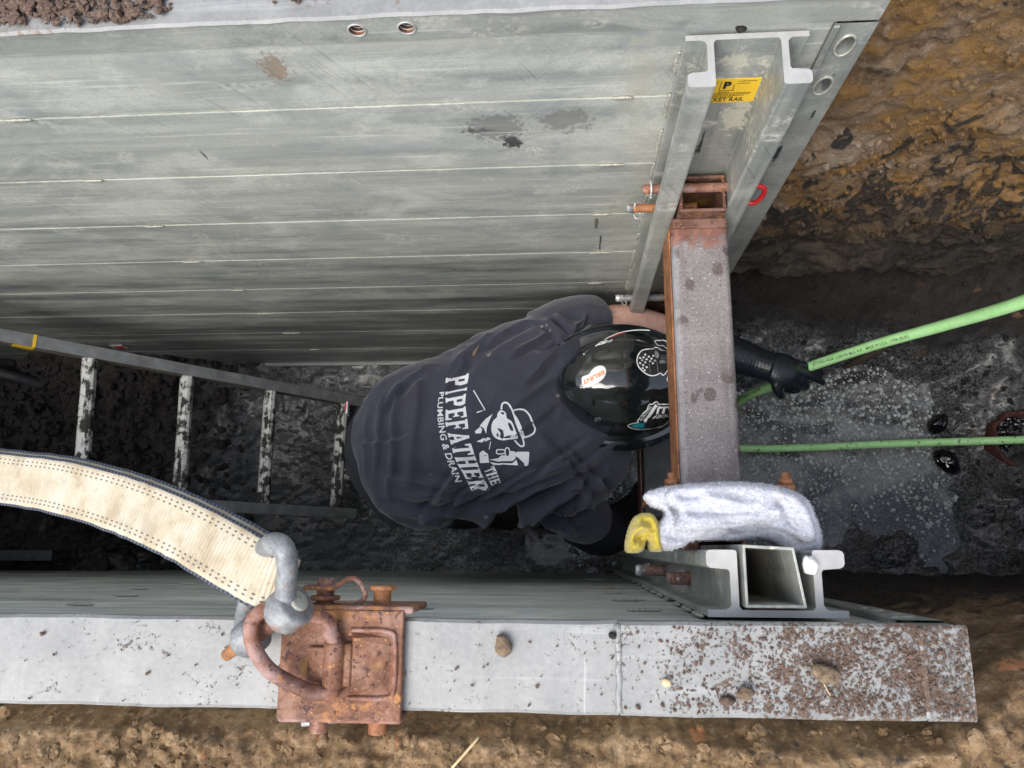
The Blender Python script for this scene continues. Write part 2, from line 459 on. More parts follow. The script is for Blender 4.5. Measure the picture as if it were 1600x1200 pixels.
def m_web(name):
    # woven polyester webbing, UV: u = metres along, v = -1..1 across
    t = NT(name)
    u, v = t.sep(t.uv())[:2]
    p = t.pos()
    rib = t.math('SINE', t.math('MULTIPLY', u, 2 * math.pi / .0052))
    fib = t.noise(t.map(p, (1, 1, 1)), 330, 3, .6)
    blot = t.noise(p, 24, 5, .62)
    c = t.ramp(blot, [(.35, (.39, .32, .215)), (.5, (.51, .45, .34)), (.65, (.56, .525, .44))])
    c = t.mix(t.range(t.noise(t.map(p, loc=(3, 1, 0)), 11, 5, .65), .52, .68, 0, .55), c, (.33, .30, .25))
    c = t.mix(t.range(rib, -1, -.2, .35, 0), c, (.42, .34, .22))
    c = t.mix(t.range(fib, .54, .7, 0, .25), c, (.30, .25, .18))
    av = t.math('ABSOLUTE', v)
    dash = t.range(t.math('SINE', t.math('MULTIPLY', t.math('ADD', u, t.math('MULTIPLY', v, .003)), 2 * math.pi / .0098)), .15, .45)
    row = t.math('MAXIMUM', t.range(t.math('ABSOLUTE', t.math('SUBTRACT', av, .60)), .018, .034, 1, 0), t.range(t.math('ABSOLUTE', t.math('SUBTRACT', av, .74)), .018, .034, 1, 0))
    c = t.mix(t.math('MULTIPLY', t.math('MULTIPLY', dash, row), .85), c, (.03, .035, .05))
    c = t.mix(t.range(t.noise(p, 60, 6, .75), .55, .70, 0, .45), c, (.24, .20, .15))
    edge = t.range(av, .90, .925)
    tick = t.range(t.math('SINE', t.math('MULTIPLY', u, 2 * math.pi / .0062)), -.3, .5)
    ec = t.mix(t.math('MULTIPLY', tick, .35), (.025, .032, .05), (.20, .22, .26))
    c = t.mix(edge, c, ec)
    t.bump(t.mix(.35, rib, fib), .55, .0016)
    return t.fin(c, .9, 0)

def m_rung(name):
    t = NT(name)
    p = t.pos()
    m = t.noise(t.map(p, (60, 10, 20)), 1, 6, .7)
    m2 = t.noise(p, 30, 6, .7)
    k = t.range(t.mix(.5, m, m2), .47, .53)
    c = t.mix(k, (.52, .52, .50), (.03, .028, .026))
    return t.fin(c, t.mix(k, (.45, .45, .45), (.8, .8, .8)), .15)

def m_hose(name):
    t = NT(name)
    p = t.pos()
    g = t.noise(p, 30, 5, .65)
    c = t.mix(t.range(g, .40, .6, 0, .35), (.50, .90, .42), (.32, .72, .20))
    x, y, z = t.sep(p)[:3]
    d = t.math('MULTIPLY', t.range(t.noise(p, 55, 5, .7), .56, .68), t.range(z, -1.55, -1.40, .9, .05))
    c = t.mix(d, c, (.04, .05, .025))
    return t.fin(c, .4, 0)

def m_terry(name, col, dirt=(.3, .22, .16)):
    t = NT(name)
    p = t.pos()
    n = t.noise(p, 18, 5, .65)
    f = t.noise(p, 240, 4, .7)
    c = t.ramp(f, [(.3, tuple(v * .62 for v in col)), (.65, col)])
    c = t.mix(t.range(n, .60, .74, 0, .5), c, dirt)
    t.bump(f, .8, .003)
    return t.fin(c, .95, 0, **{'Sheen Weight': .3})

M = {}
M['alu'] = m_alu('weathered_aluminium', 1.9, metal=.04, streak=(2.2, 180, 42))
def _st(x, y, ax, az, thr, scl, col, amt, Y=.7348):
    q = U(x, y, Y=Y); return ((q.x, q.z), (ax, az), thr, scl, col, amt)
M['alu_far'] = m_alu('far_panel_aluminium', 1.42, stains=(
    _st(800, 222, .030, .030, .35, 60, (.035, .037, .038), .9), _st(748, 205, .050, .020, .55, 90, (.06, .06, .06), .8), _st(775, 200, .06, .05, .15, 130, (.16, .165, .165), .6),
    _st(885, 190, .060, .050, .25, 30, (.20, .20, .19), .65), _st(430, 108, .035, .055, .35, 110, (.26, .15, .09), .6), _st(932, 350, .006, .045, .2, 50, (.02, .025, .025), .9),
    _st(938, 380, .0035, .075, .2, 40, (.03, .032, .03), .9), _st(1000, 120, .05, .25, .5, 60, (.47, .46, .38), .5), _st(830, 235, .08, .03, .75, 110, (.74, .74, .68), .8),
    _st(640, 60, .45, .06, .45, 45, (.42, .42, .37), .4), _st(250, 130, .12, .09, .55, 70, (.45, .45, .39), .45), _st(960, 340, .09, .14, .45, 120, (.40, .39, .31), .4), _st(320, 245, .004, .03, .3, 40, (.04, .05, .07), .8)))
M['alu_rail'] = m_alu('rail_aluminium', 1.05, None, 'z', .8, stains=(
    _st(1085, 235, .004, .035, .3, 60, (.02, .03, .03), .9, .722), _st(1096, 222, .004, .06, .3, 60, (.02, .03, .03), .9, .722), _st(1150, 95, .03, .04, .4, 110, (.66, .64, .52), .7, .722), _st(1150, 180, .035, .08, .35, 110, (.66, .64, .52), .75, .722)))
M['alu_end'] = m_alu('end_post_aluminium', .9, None, 'z', .25, stains=(
    _st(1215, 235, .006, .05, .3, 60, (.02, .03, .03), .9), _st(1180, 268, .010, .10, .3, 60, (.02, .03, .03), .9), _st(1270, 175, .004, .02, .3, 60, (.03, .04, .04), .9), _st(1293, 130, .006, .05, .4, 60, (.12, .14, .15), .8)))
M['alu_beam'] = m_alu('beam_aluminium', 1.02, None, 'x', .5)
M['cut'] = m_simple('bare_cut_aluminium', (.40, .40, .395), .5, .25, .12, 40, .2)
M['weld'] = m_simple('weld_metal', (.36, .355, .31), .5, .25, .3, 120, .5, .003)
M['seam'] = m_simple('seam_oxide', (.46, .45, .37), .7, .05, .3, 60, .3)
M['top_near'] = m_alu_top('top_plate_dirty', True)
M['top_far'] = m_alu_top('top_plate_pale', False)
M['rust'] = m_rust('rust_brown')
M['rust_dark'] = m_rust('rust_dark', (.045, .022, .017), (.12, .052, .034), (.19, .105, .08), .8)
M['rust_orange'] = m_rust('rust_orange', (.13, .048, .02), (.27, .105, .042), (.34, .16, .075), .5)
M['rust_pale'] = m_rust('rust_mauve', (.060, .024, .014), (.180, .072, .036), (.27, .150, .105), .9)
M['strut'] = m_strut_top('strut_mill_scale')
M['dark_steel'] = m_simple('dark_steel', (.045, .047, .052), .5, .3, .4, 30, .3)
M['galv'] = m_galv('galvanised_steel')
M['zinc'] = m_simple('bright_zinc', (.62, .63, .65), .35, .5, .2, 60, .2)
M['earth'] = m_earth('cut_earth')
M['bank'] = m_bank('bank_soil')
M['mud'] = m_mud('wet_mud')
M['water'] = m_water('scummy_water')
M['bubble'] = m_simple('foam_bubble', (.46, .50, .50), .06, 0, .2, 90, 0, **{'Specular IOR Level': .8})
M['shirt'] = m_shirt('faded_navy_cotton')
M['print'] = m_simple('white_print', (.72, .73, .76), .8, 0, .06, 200, 0)
M['print_dark'] = m_simple('dark_print', (.034, .035, .052), .9, 0, .1, 60, 0)
M['helmet'] = m_helmet('gloss_black_shell')
M['skin'] = m_skin('skin')
M['glove'] = m_simple('black_nitrile', (.012, .016, .022), .32, 0, .4, 140, .4, .0015)
M['sleeve'] = m_simple('black_sleeve', (.010, .011, .016), .8, 0, .3, 60, .3)
M['denim'] = m_simple('dark_work_trousers', (.020, .022, .03), .9, 0, .3, 60, .3)
M['boot'] = m_simple('muddy_rubber_boot', (.02, .018, .016), .5, 0, .4, 30, .4)
M['web'] = m_web('cream_webbing')
M['rung'] = m_rung('muddy_rung')
M['ladder'] = m_simple('grey_ladder_rail', (.20, .205, .21), .6, .1, .35, 24, .3)
M['ladder_side'] = m_simple('brown_ladder_web', (.12, .105, .085), .7, 0, .3, 30, .3)
M['hose'] = m_hose('green_hose_jacket')
M['ink'] = m_simple('black_ink', (.015, .016, .016), .6, 0, .1, 60, 0)
M['terry'] = m_terry('white_terry', (.66, .68, .76))
M['yellow_cloth'] = m_terry('yellow_cloth', (.60, .47, .05), (.28, .22, .06))
M['yellow'] = m_simple('yellow_sticker', (.82, .52, .03), .45, 0, .06, 30, 0)
M['orange'] = m_simple('orange_print', (.85, .27, .06), .5, 0, .1, 60, 0)
M['white'] = m_simple('white_vinyl', (.80, .81, .80), .4, 0, .05, 60, 0)
M['grey_ink'] = m_simple('grey_vinyl', (.17, .18, .19), .4, 0, .1, 60, 0)
M['teal'] = m_simple('teal_vinyl', (.02, .36, .46), .4, 0, .1, 60, 0)
M['red'] = m_simple('red_coating', (.50, .018, .022), .4, 0, .15, 60, .1)
M['clay'] = m_simple('terracotta', (.075, .026, .020), .8, 0, .4, 70, .6, .003)
M['tar'] = m_simple('glossy_black_sludge', (.004, .004, .006), .07, 0, .3, 30, .35, .004, **{'Specular IOR Level': .7})
M['plastic_black'] = m_simple('black_plastic', (.010, .011, .012), .4, 0, .3, 50, .2)
M['wood'] = m_simple('dead_wood', (.05, .035, .022), .8, 0, .4, 60, .4)
M['straw'] = m_simple('dry_straw', (.62, .46, .27), .7, 0, .2, 60, .1)
M['clod'] = m_simple('soil_clod', (.17, .12, .078), .92, 0, .5, 150, .9, .004)
M['crumb'] = m_simple('soil_crumb', (.11, .072, .054), .92, 0, .6, 300, .6, .003)
M['dark_clod'] = m_simple('dark_clod', (.014, .011, .010), .85, 0, .5, 120, .9, .004)
M['plastic_white'] = m_simple('white_plastic', (.80, .80, .77), .4, 0, .05, 50, .1)
M['skin_tag'] = m_simple('card_red', (.5, .03, .04), .5, 0, .1, 50, 0)

# ------------------------------------------------------------------ mesh helpers
def wloc(o):
    v = Vector((0, 0, 0))
    while o is not None:
        v += o.location
        o = o.parent
    return v

def thing(name, label, cat, loc=(0, 0, 0), group=None):
    o = bpy.data.objects.new(name, None)
    o.empty_display_size = .05
    COL.objects.link(o)
    o.location = loc
    o['label'] = label; o['category'] = cat
    if group: o['group'] = group
    return o

def tag(o, label, cat, group=None):
    o['label'] = label; o['category'] = cat
    if group: o['group'] = group
    return o

class MB:
    def __init__(self):
        self.v = []; self.f = []; self.mi = []; self.uvs = None
    def add(self, verts, faces, mi=0):
        b = len(self.v)
        self.v += [tuple(p) for p in verts]
        self.f += [tuple(i + b for i in f) for f in faces]
        self.mi += [mi] * len(faces)
    def box(self, a, b, mi=0):
        (x0, y0, z0), (x1, y1, z1) = a, b
        V = [(x0, y0, z0), (x1, y0, z0), (x1, y1, z0), (x0, y1, z0), (x0, y0, z1), (x1, y0, z1), (x1, y1, z1), (x0, y1, z1)]
        self.add(V, [(3, 2, 1, 0), (4, 5, 6, 7), (0, 1, 5, 4), (1, 2, 6, 5), (2, 3, 7, 6), (3, 0, 4, 7)], mi)
    def bar(self, p, q, w, h, up=(0, 0, 1), mi=0):
        p, q = Vector(p), Vector(q)
        d = (q - p).normalized()
        s = d.cross(Vector(up)).normalized(); u = s.cross(d)
        V = []
        for c in (p, q):
            for a, b in ((-1, -1), (1, -1), (1, 1), (-1, 1)):
                V.append(c + s * a * w / 2 + u * b * h / 2)
        self.add(V, [(0, 1, 2, 3), (7, 6, 5, 4), (0, 4, 5, 1), (1, 5, 6, 2), (2, 6, 7, 3), (3, 7, 4, 0)], mi)
    def tube(self, pts, r, segs=12, caps=True, closed=False, flat=1.0, up=None, mi=0):
        pts = [Vector(p) for p in pts]
        n = len(pts)
        rs = r if isinstance(r, (list, tuple)) else [r] * n
        V = []; nrm = None
        for i in range(n):
            if closed: d = pts[(i + 1) % n] - pts[i - 1]
            else: d = pts[min(i + 1, n - 1)] - pts[max(i - 1, 0)]
            d.normalize()
            if nrm is None:
                a = Vector(up) if up else (Vector((0, 0, 1)) if abs(d.z) < .9 else Vector((1, 0, 0)))
                nrm = (a - d * a.dot(d)).normalized()
            else:
                nrm = (nrm - d * nrm.dot(d)).normalized()
            bn = d.cross(nrm)
            for k in range(segs):
                t = 2 * math.pi * k / segs
                V.append(pts[i] + (nrm * math.sin(t) * flat + bn * math.cos(t)) * rs[i])
        F = []
        for i in range(n if closed else n - 1):
            j = (i + 1) % n
            for k in range(segs):
                l = (k + 1) % segs
                F.append((i * segs + k, i * segs + l, j * segs + l, j * segs + k))
        if caps and not closed:
            F.append(tuple(range(segs - 1, -1, -1)))
            F.append(tuple((n - 1) * segs + k for k in range(segs)))
        self.add(V, F, mi)
    def cyl(self, p, q, r, segs=18, r2=None, mi=0):
        self.tube([p, q], [r, r if r2 is None else r2], segs, mi=mi)
    def ball(self, c, r, sub=2, sx=1, sy=1, sz=1, jit=0, mi=0):
        bm = bmesh.new()
        bmesh.ops.create_icosphere(bm, subdivisions=sub, radius=1)
        s = random.random() * 100
        V = []
        for v in bm.verts:
            k = 1 + (jit * float(vnoise(v.co.x * 1.7 + s, v.co.y * 1.7, v.co.z * 1.7)) if jit else 0)
            V.append((c[0] + v.co.x * r * sx * k, c[1] + v.co.y * r * sy * k, c[2] + v.co.z * r * sz * k))
        F = [[v.index for v in f.verts] for f in bm.faces]
        bm.free()
        self.add(V, F, mi)
    def prism(self, poly, z0, z1, mi=0):
        # poly: list of (x, y), extruded in z, counter-clockwise
        n = len(poly)
        V = [(x, y, z0) for x, y in poly] + [(x, y, z1) for x, y in poly]
        F = [tuple(range(n - 1, -1, -1)), tuple(range(n, 2 * n))]
        F += [(i, (i + 1) % n, n + (i + 1) % n, n + i) for i in range(n)]
        self.add(V, F, mi)
    def build(self, name, mats, parent=None, smooth=False, bevel=0, bsegs=2, kind=None, loc=None):
        base = wloc(parent) if parent else Vector(loc or (0, 0, 0))
        me = bpy.data.meshes.new(name)
        bx, by, bz = base
        me.from_pydata([(x - bx, y - by, z - bz) for x, y, z in self.v], [], self.f)
        mats = mats if isinstance(mats, list) else [mats]
        for m in mats: me.materials.append(m)
        if len(mats) > 1: me.polygons.foreach_set('material_index', self.mi)
        me.validate()
        return link(name, me, parent, smooth, bevel, bsegs, kind, loc)

def link(name, me, parent=None, smooth=False, bevel=0, bsegs=2, kind=None, loc=None):
    o = bpy.data.objects.new(name, me)
    COL.objects.link(o)
    if parent: o.parent = parent
    elif loc: o.location = loc
    if smooth:
        me.polygons.foreach_set('use_smooth', [True] * len(me.polygons))
    if bevel:
        b = o.modifiers.new('bevel', 'BEVEL')
        b.width = bevel; b.segments = bsegs; b.limit_method = 'ANGLE'; b.angle_limit = math.radians(40)
        b.harden_normals = False
        if not smooth: me.polygons.foreach_set('use_smooth', [False] * len(me.polygons))
    if kind: o['kind'] = kind
    me.update()
    return o

def fast_mesh(name, V, F, mat, parent=None, smooth=True, kind=None):
    V = np.asarray(V, float)
    if parent: V = V - np.array(wloc(parent))
    me = bpy.data.meshes.new(name)
    me.vertices.add(len(V)); me.vertices.foreach_set('co', V.ravel())
    F = np.asarray(F, np.int32); k = F.shape[1]
    me.loops.add(F.size); me.loops.foreach_set('vertex_index', F.ravel())
    me.polygons.add(len(F))
    me.polygons.foreach_set('loop_start', np.arange(0, F.size, k, dtype=np.int32))
    me.update(calc_edges=True)
    me.polygons.foreach_set('use_smooth', np.full(len(F), smooth))
    me.materials.append(mat)
    me.update()
    return link(name, me, parent, kind=kind)

def gridF(nu, nv, flip=False):
    i = np.arange((nu - 1) * (nv - 1)); a = (i // (nv - 1)) * nv + i % (nv - 1)
    F = np.stack([a, a + nv, a + nv + 1, a + 1], 1)
    return F[:, ::-1] if flip else F

def inst(src, parent, dloc=(0, 0, 0)):
    c = src.copy()
    COL.objects.link(c)
    c.parent = parent
    c.location = Vector(src.location) + Vector(dloc)
    return c

def crom(P, n=8, closed=False):
    P = [Vector(p) for p in P]; out = []; m = len(P)
    for i in range(m if closed else m - 1):
        g = (lambda k: P[k % m]) if closed else (lambda k: P[min(max(k, 0), m - 1)])
        a, b, c, d = g(i - 1), g(i), g(i + 1), g(i + 2)
        for j in range(n):
            t = j / n
            out.append(.5 * ((2 * b) + (c - a) * t + (2 * a - 5 * b + 4 * c - d) * t * t + (3 * b - a - 3 * c + d) * t ** 3))
    if not closed: out.append(P[-1])
    return out

def lerp_list(a, n):
    a = list(a); return [a[min(int(i / (n - 1) * (len(a) - 1)), len(a) - 2)] * (1 - (i / (n - 1) * (len(a) - 1)) % 1 if i < n - 1 else 0) + a[min(int(i / (n - 1) * (len(a) - 1)) + 1, len(a) - 1)] * ((i / (n - 1) * (len(a) - 1)) % 1 if i < n - 1 else 1) for i in range(n)]

def remesh(obj_parts, voxel, smooth_iter=6):
    """merge raw MB shapes into one continuous skin and return vertices and quads"""
    me = bpy.data.meshes.new('tmp')
    me.from_pydata(obj_parts.v, [], obj_parts.f)
    o = bpy.data.objects.new('tmp', me)
    COL.objects.link(o)
    r = o.modifiers.new('r', 'REMESH'); r.mode = 'VOXEL'; r.voxel_size = voxel; r.adaptivity = 0
    s = o.modifiers.new('s', 'SMOOTH'); s.iterations = smooth_iter; s.factor = .5
    dg = bpy.context.evaluated_depsgraph_get(); dg.update()
    ev = o.evaluated_get(dg)
    m2 = bpy.data.meshes.new_from_object(ev)
    bpy.data.objects.remove(o); bpy.data.meshes.remove(me)
    V = np.empty(len(m2.vertices) * 3); m2.vertices.foreach_get('co', V)
    N = np.empty(len(m2.vertices) * 3); m2.vertices.foreach_get('normal', N)
    F = [tuple(p.vertices) for p in m2.polygons]
    bpy.data.meshes.remove(m2)
    return V.reshape(-1, 3), N.reshape(-1, 3), F

def mesh_from(name, V, F, mat, parent, smooth=True):
    m = MB(); m.v = [tuple(v) for v in V]; m.f = F; m.mi = [0] * len(F)
    return m.build(name, mat, parent, smooth)

# ------------------------------------------------------------------ dimensions of the trench box (metres)
W = .7348            # clear width between the two panels
ZF = .0347           # top of the far panel
TH = .089            # panel thickness
PITCH = 1.83 / 9     # plank height
XL = -2.35           # panels run on to the left beyond the picture
XN, XF = .4126, .398
RX, RW = .158, .157  # pocket rail: left edge, width
ZRN, ZRF = -.06, -.026
FLOOR = -1.84

exec_parts = []
# ------------------------------------------------------------------ the ground, banks, earth walls, floor, water
def floor_z(X, Y):
    base = -1.80 - .09 * (1 - sstep(0, .75, Y))
    z = base + .018 * fbm(X * 3, Y * 3, 0, 4, 3) + .010 * fbm(X * 14, Y * 14, .5, 4, 5) + .0055 * fbm(X * 42 + 2 * vnoise(X * 9, Y * 9, 0, 4), Y * 60, .5, 3, 6, .55, True)
    # spoil heap on the left
    l = 1 - sstep(-1.75, -1.02, X + .18 * fbm(X * 2.2, Y * 2.2, 3, 3, 8))
    z = z + l * (.17 + .13 * fbm(X * 5, Y * 5, 1, 4, 9) + .045 * fbm(X * 17, Y * 17, 2, 4, 10, .6, True) + .016 * fbm(X * 50, Y * 50, 2, 3, 31))
    # pool basin right of the worker
    b = sstep(-.05, .25, X) * (1 - sstep(1.18, 1.42, X + .34 * fbm(X * 3.4, Y * 3.4, 5, 5, 12, .6) - .12 * sstep(.55, .75, Y))) 
    b = b * sstep(.10, .24, Y + .24 * fbm(X * 4, Y * 4, 7, 5, 13, .6) + .10 * (1 - sstep(.5, .9, X))) * (1 - sstep(.60, .76, Y + .22 * fbm(X * 4.5, Y * 4.5, 9, 5, 14, .6)))
    z = z - .085 * b
    # heaps on the right: along the earth wall and towards the near bank
    r = sstep(.72, 1.0, Y + .07 * fbm(X * 4, Y * 4, 4, 4, 15)) * sstep(.35, .8, X)
    z = z + r * (.20 + .09 * fbm(X * 5, Y * 5, 6, 4, 16) + .02 * fbm(X * 22, Y * 22, 6, 3, 33))
    q = sstep(1.12, 1.5, X + .14 * fbm(X * 4, Y * 4, 8, 4, 17) - .25 * sstep(.25, .5, Y)) 
    z = z + q * (.10 + .07 * fbm(X * 6, Y * 6, 2, 4, 18) + .025 * fbm(X * 20, Y * 20, 2, 3, 34))
    s = (1 - sstep(-.06, .14, Y - .10 * fbm(X * 5, 0, 2, 3, 19))) * sstep(.75, 1.05, X)
    z = z + s * (.06 + .05 * fbm(X * 9, Y * 9, 3, 3, 20))
    return z

def make_floor():
    xs = np.concatenate([np.arange(-2.6, -1.5, .012), np.arange(-1.5, 1.75, .0068), np.arange(1.75, 3.2, .02)])
    ys = np.arange(-.32, 1.24, .0068)
    X, Y = np.meshgrid(xs, ys, indexing='ij')
    Z = floor_z(X, Y)
    o = fast_mesh('trench_floor', np.stack([X, Y, Z], -1).reshape(-1, 3), gridF(len(xs), len(ys)), M['mud'], kind='structure')
make_floor()

def make_water():
    xs = np.arange(-.15, 1.6, .012); ys = np.arange(-.05, .95, .012)
    X, Y = np.meshgrid(xs, ys, indexing='ij')
    Z = -1.872 + .0035 * fbm(X * 9, Y * 9, 0, 3, 40) + .0015 * fbm(X * 40, Y * 40, 0, 2, 41)
    fast_mesh('water', np.stack([X, Y, Z], -1).reshape(-1, 3), gridF(len(xs), len(ys)), M['water'], kind='structure')
make_water()

def make_bubbles():
    # froth on the pool: small half domes sitting on the surface
    ico = bmesh.new(); bmesh.ops.create_icosphere(ico, subdivisions=2, radius=1)
    BV = np.array([v.co[:] for v in ico.verts]); BF = np.array([[v.index for v in f.verts] for f in ico.faces]); ico.free()
    keep = BF[(BV[BF][:, :, 2].mean(1) > -.15)]
    N = 8000
    x = rng.uniform(0, 1.45, N); y = rng.uniform(.02, .80, N)
    den = fbm(x * 4, y * 4, 3, 3, 44)
    ok = (floor_z(x, y) < -1.876) & (den + rng.uniform(-.5, .7, N) > 0)
    x, y = x[ok], y[ok]; n = len(x)
    r = .0018 + .0062 * rng.random(n) ** 3.2 + .001 * rng.random(n)
    P = np.stack([x, y, np.full(n, -1.871)], 1)
    V = (BV[None] * r[:, None, None] * np.array([1, 1, .7]) + P[:, None]).reshape(-1, 3)
    F = (keep[None] + (np.arange(n) * len(BV))[:, None, None]).reshape(-1, 3)
    o = fast_mesh('foam_bubbles', V, F, M['bubble'], kind='stuff')
    tag(o, 'pale foam bubbles floating on the murky grey water of the pool', 'foam')
make_bubbles()

def make_earth_wall():
    # far side of the trench beyond the end of the far panel: a cut face, undercut at the foot
    xs = np.concatenate([np.arange(.25, 1.6, .0065), np.arange(1.6, 3.2, .03)])
    zs = np.arange(-1.95, .32, .0065)
    X, Z = np.meshgrid(xs, zs, indexing='ij')
    tilt = X * .25
    Y = .93 + .03 * (Z + .8) + .05 * fbm(X * 2.2, Z * 2.2, 0, 4, 50) + .028 * fbm(X * 7 + tilt, Z * 8, 1, 4, 52, .55) \
        + (.3 + sstep(-.25, .3, fbm(X * 3, Z * 3.5, 6, 3, 58))) * (.018 * fbm(X * 22, Z * 24, 3, 4, 55, .6) + .012 * fbm(X * 50, Z * 50, 2, 4, 53, .65)) + .004 * fbm(X * 16, Z * 30, 2, 3, 59)
    lip = -1.28 - .13 * sstep(.5, 1.3, X) + .15 * fbm(X * 5, 0, 9, 4, 54) - .10 * np.exp(-((X - .70) / .10) ** 2)
    # ledge of harder ground, then the undercut
    led = np.exp(-((Z - lip - .05) / .06) ** 2)
    Y = Y - .06 * led * (.6 + .4 * fbm(X * 6, Z * 10, 4, 3, 57))
    Y = Y + .17 * (1 - sstep(lip - .10, lip - .005, Z)) - .30 * (1 - sstep(-1.95, -1.62, Z))
    global WALL
    WALL = (X, Y, Z)
    fast_mesh('earth_wall', np.stack([X, Y, Z], -1).reshape(-1, 3), gridF(len(xs), len(zs), True), M['earth'], kind='structure')
make_earth_wall()

def make_bank():
    # near bank: top sheet, rounded crumbling edge and cut face
    xs = np.concatenate([np.arange(-2.6, -1.0, .03), np.arange(-1.0, .95, .0032), np.arange(.95, 3.2, .02)])
    top = np.concatenate([np.linspace(-1.4, -.40, 14), np.arange(-.392, -.12, .0032)])
    down = np.concatenate([np.arange(0, .25, .006), np.arange(.25, 2.0, .014)])
    nv = len(top) + len(down)
    X = np.repeat(xs[:, None], nv, 1)
    edge = -.118 + .017 * fbm(xs * 11, 0, 0, 5, 60, .6) + .014 * fbm(xs * 2.6, 0, 0, 2, 61)
    edge = np.where(xs < .42, np.minimum(edge, -.099), edge) + .085 * sstep(.40, .56, xs)
    T = (top[None, :] - top[0]) / (-.12 - top[0])
    Yt = top[0] + T * (edge[:, None] - top[0])
    Zt = -.092 + .03 * (1 - sstep(-.5, -.2, Yt)) - .03 * sstep(.42, .6, X[:, :len(top)]) + .014 * fbm(X[:, :len(top)] * 8, Yt * 8, 1, 4, 62) + .026 * fbm(X[:, :len(top)] * 22, Yt * 24, 1, 5, 63, .70) + .012 * fbm(X[:, :len(top)] * 75, Yt * 75, 1, 3, 64, .6)
    Zt = Zt - .03 * sstep(-.02, 0, Yt - edge[:, None]) 
    global bank_z
    yq = Yt[:, 14:]; zq = Zt[:, 14:]
    def bank_z(x, y):
        i = np.clip(np.searchsorted(xs, x), 0, len(xs) - 1); out = np.empty(len(x))
        for k, ii in enumerate(i): out[k] = zq[ii, min(np.searchsorted(yq[ii], y[k]), yq.shape[1] - 1)]
        return out
    D = down[None, :] + 0 * xs[:, None]
    Yd = edge[:, None] + .012 * (1 - np.exp(-D / .02)) + .015 * D * sstep(.42, .6, xs)[:, None] + (.026 * fbm(X[:, :len(down)] * 7, D * 7, 2, 4, 65) + .016 * fbm(X[:, :len(down)] * 24, D * 24, 2, 4, 66)) * sstep(0, .05, D) * sstep(-.2, .2, X[:, :len(down)] + .6)
    lim = np.where(xs < .43, -.0945, .4)[:, None]
    Yd = np.minimum(Yd, lim)
    Zd = Zt[:, -1:] - .006 - D
    Y = np.concatenate([Yt, Yd], 1); Z = np.concatenate([Zt, Zd], 1)
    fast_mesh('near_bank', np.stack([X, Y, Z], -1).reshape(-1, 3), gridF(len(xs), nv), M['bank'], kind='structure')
make_bank()

def make_ground():
    def sheet(name, x0, x1, y0, y1, z, n=40):
        xs = np.linspace(x0, x1, n); ys = np.linspace(y0, y1, n)
        X, Y = np.meshgrid(xs, ys, indexing='ij')
        Z = z + .03 * fbm(X * .8, Y * .8, 0, 3, 70)
        fast_mesh(name, np.stack([X, Y, Z], -1).reshape(-1, 3), gridF(n, n), M['bank'], kind='structure')
    sheet('ground', -40, 40, -45, -1.35, -.13)
    sheet('ground', -40, .3, .835, 45, -.03)
    sheet('ground', .28, 40, 1.1, 45, .05)
    sheet('ground', -40, -2.5, -1.4, .9, -.06)
    sheet('ground', 3.1, 40, -1.4, 1.2, -.06)
    m = MB()
    m.box((-2.62, -.3, -2.1), (-2.5, 1.2, -.02)); m.box((3.08, -.4, -2.1), (3.2, 1.3, -.02))
    m.build('trench_end', M['bank'], kind='structure')
make_ground()

# ------------------------------------------------------------------ trench panels
def wavy_plate(name, x0, x1, y0, y1, z0, z1, mat, parent, amp=.0012, step=.012, seed=0):
    """top plate with edges dented by handling"""
    n = max(2, int((x1 - x0) / step)); xs = np.linspace(x0, x1, n)
    ca = amp * fbm(xs * 18, 0, seed, 3, 80 + seed); cb = amp * fbm(xs * 18, 5, seed, 3, 90 + seed)
    da = amp * .9 * np.minimum(0, fbm(xs * 45, 1, seed, 2, 95)); b = .0035
    prof = lambda i: [(xs[i], y0 + ca[i], z0), (xs[i], y0 + ca[i], z1 - b + da[i]), (xs[i], y0 + ca[i] + b, z1 + da[i]), (xs[i], (y0 + y1) / 2, z1),
                      (xs[i], y1 + cb[i] - b, z1 + da[i]), (xs[i], y1 + cb[i], z1 - b), (xs[i], y1 + cb[i], z0)]
    m = MB(); V = []; F = []
    for i in range(n): V += prof(i)
    for i in range(n - 1):
        for k in range(6): F.append((i * 7 + k, (i + 1) * 7 + k, (i + 1) * 7 + k + 1, i * 7 + k + 1))
        F.append((i * 7 + 6, (i + 1) * 7 + 6, (i + 1) * 7, i * 7))
    F.append(tuple(range(7))); F.append(tuple((n - 1) * 7 + k for k in range(6, -1, -1)))
    m.add(V, F)
    return m.build(name, mat, parent, smooth=False)

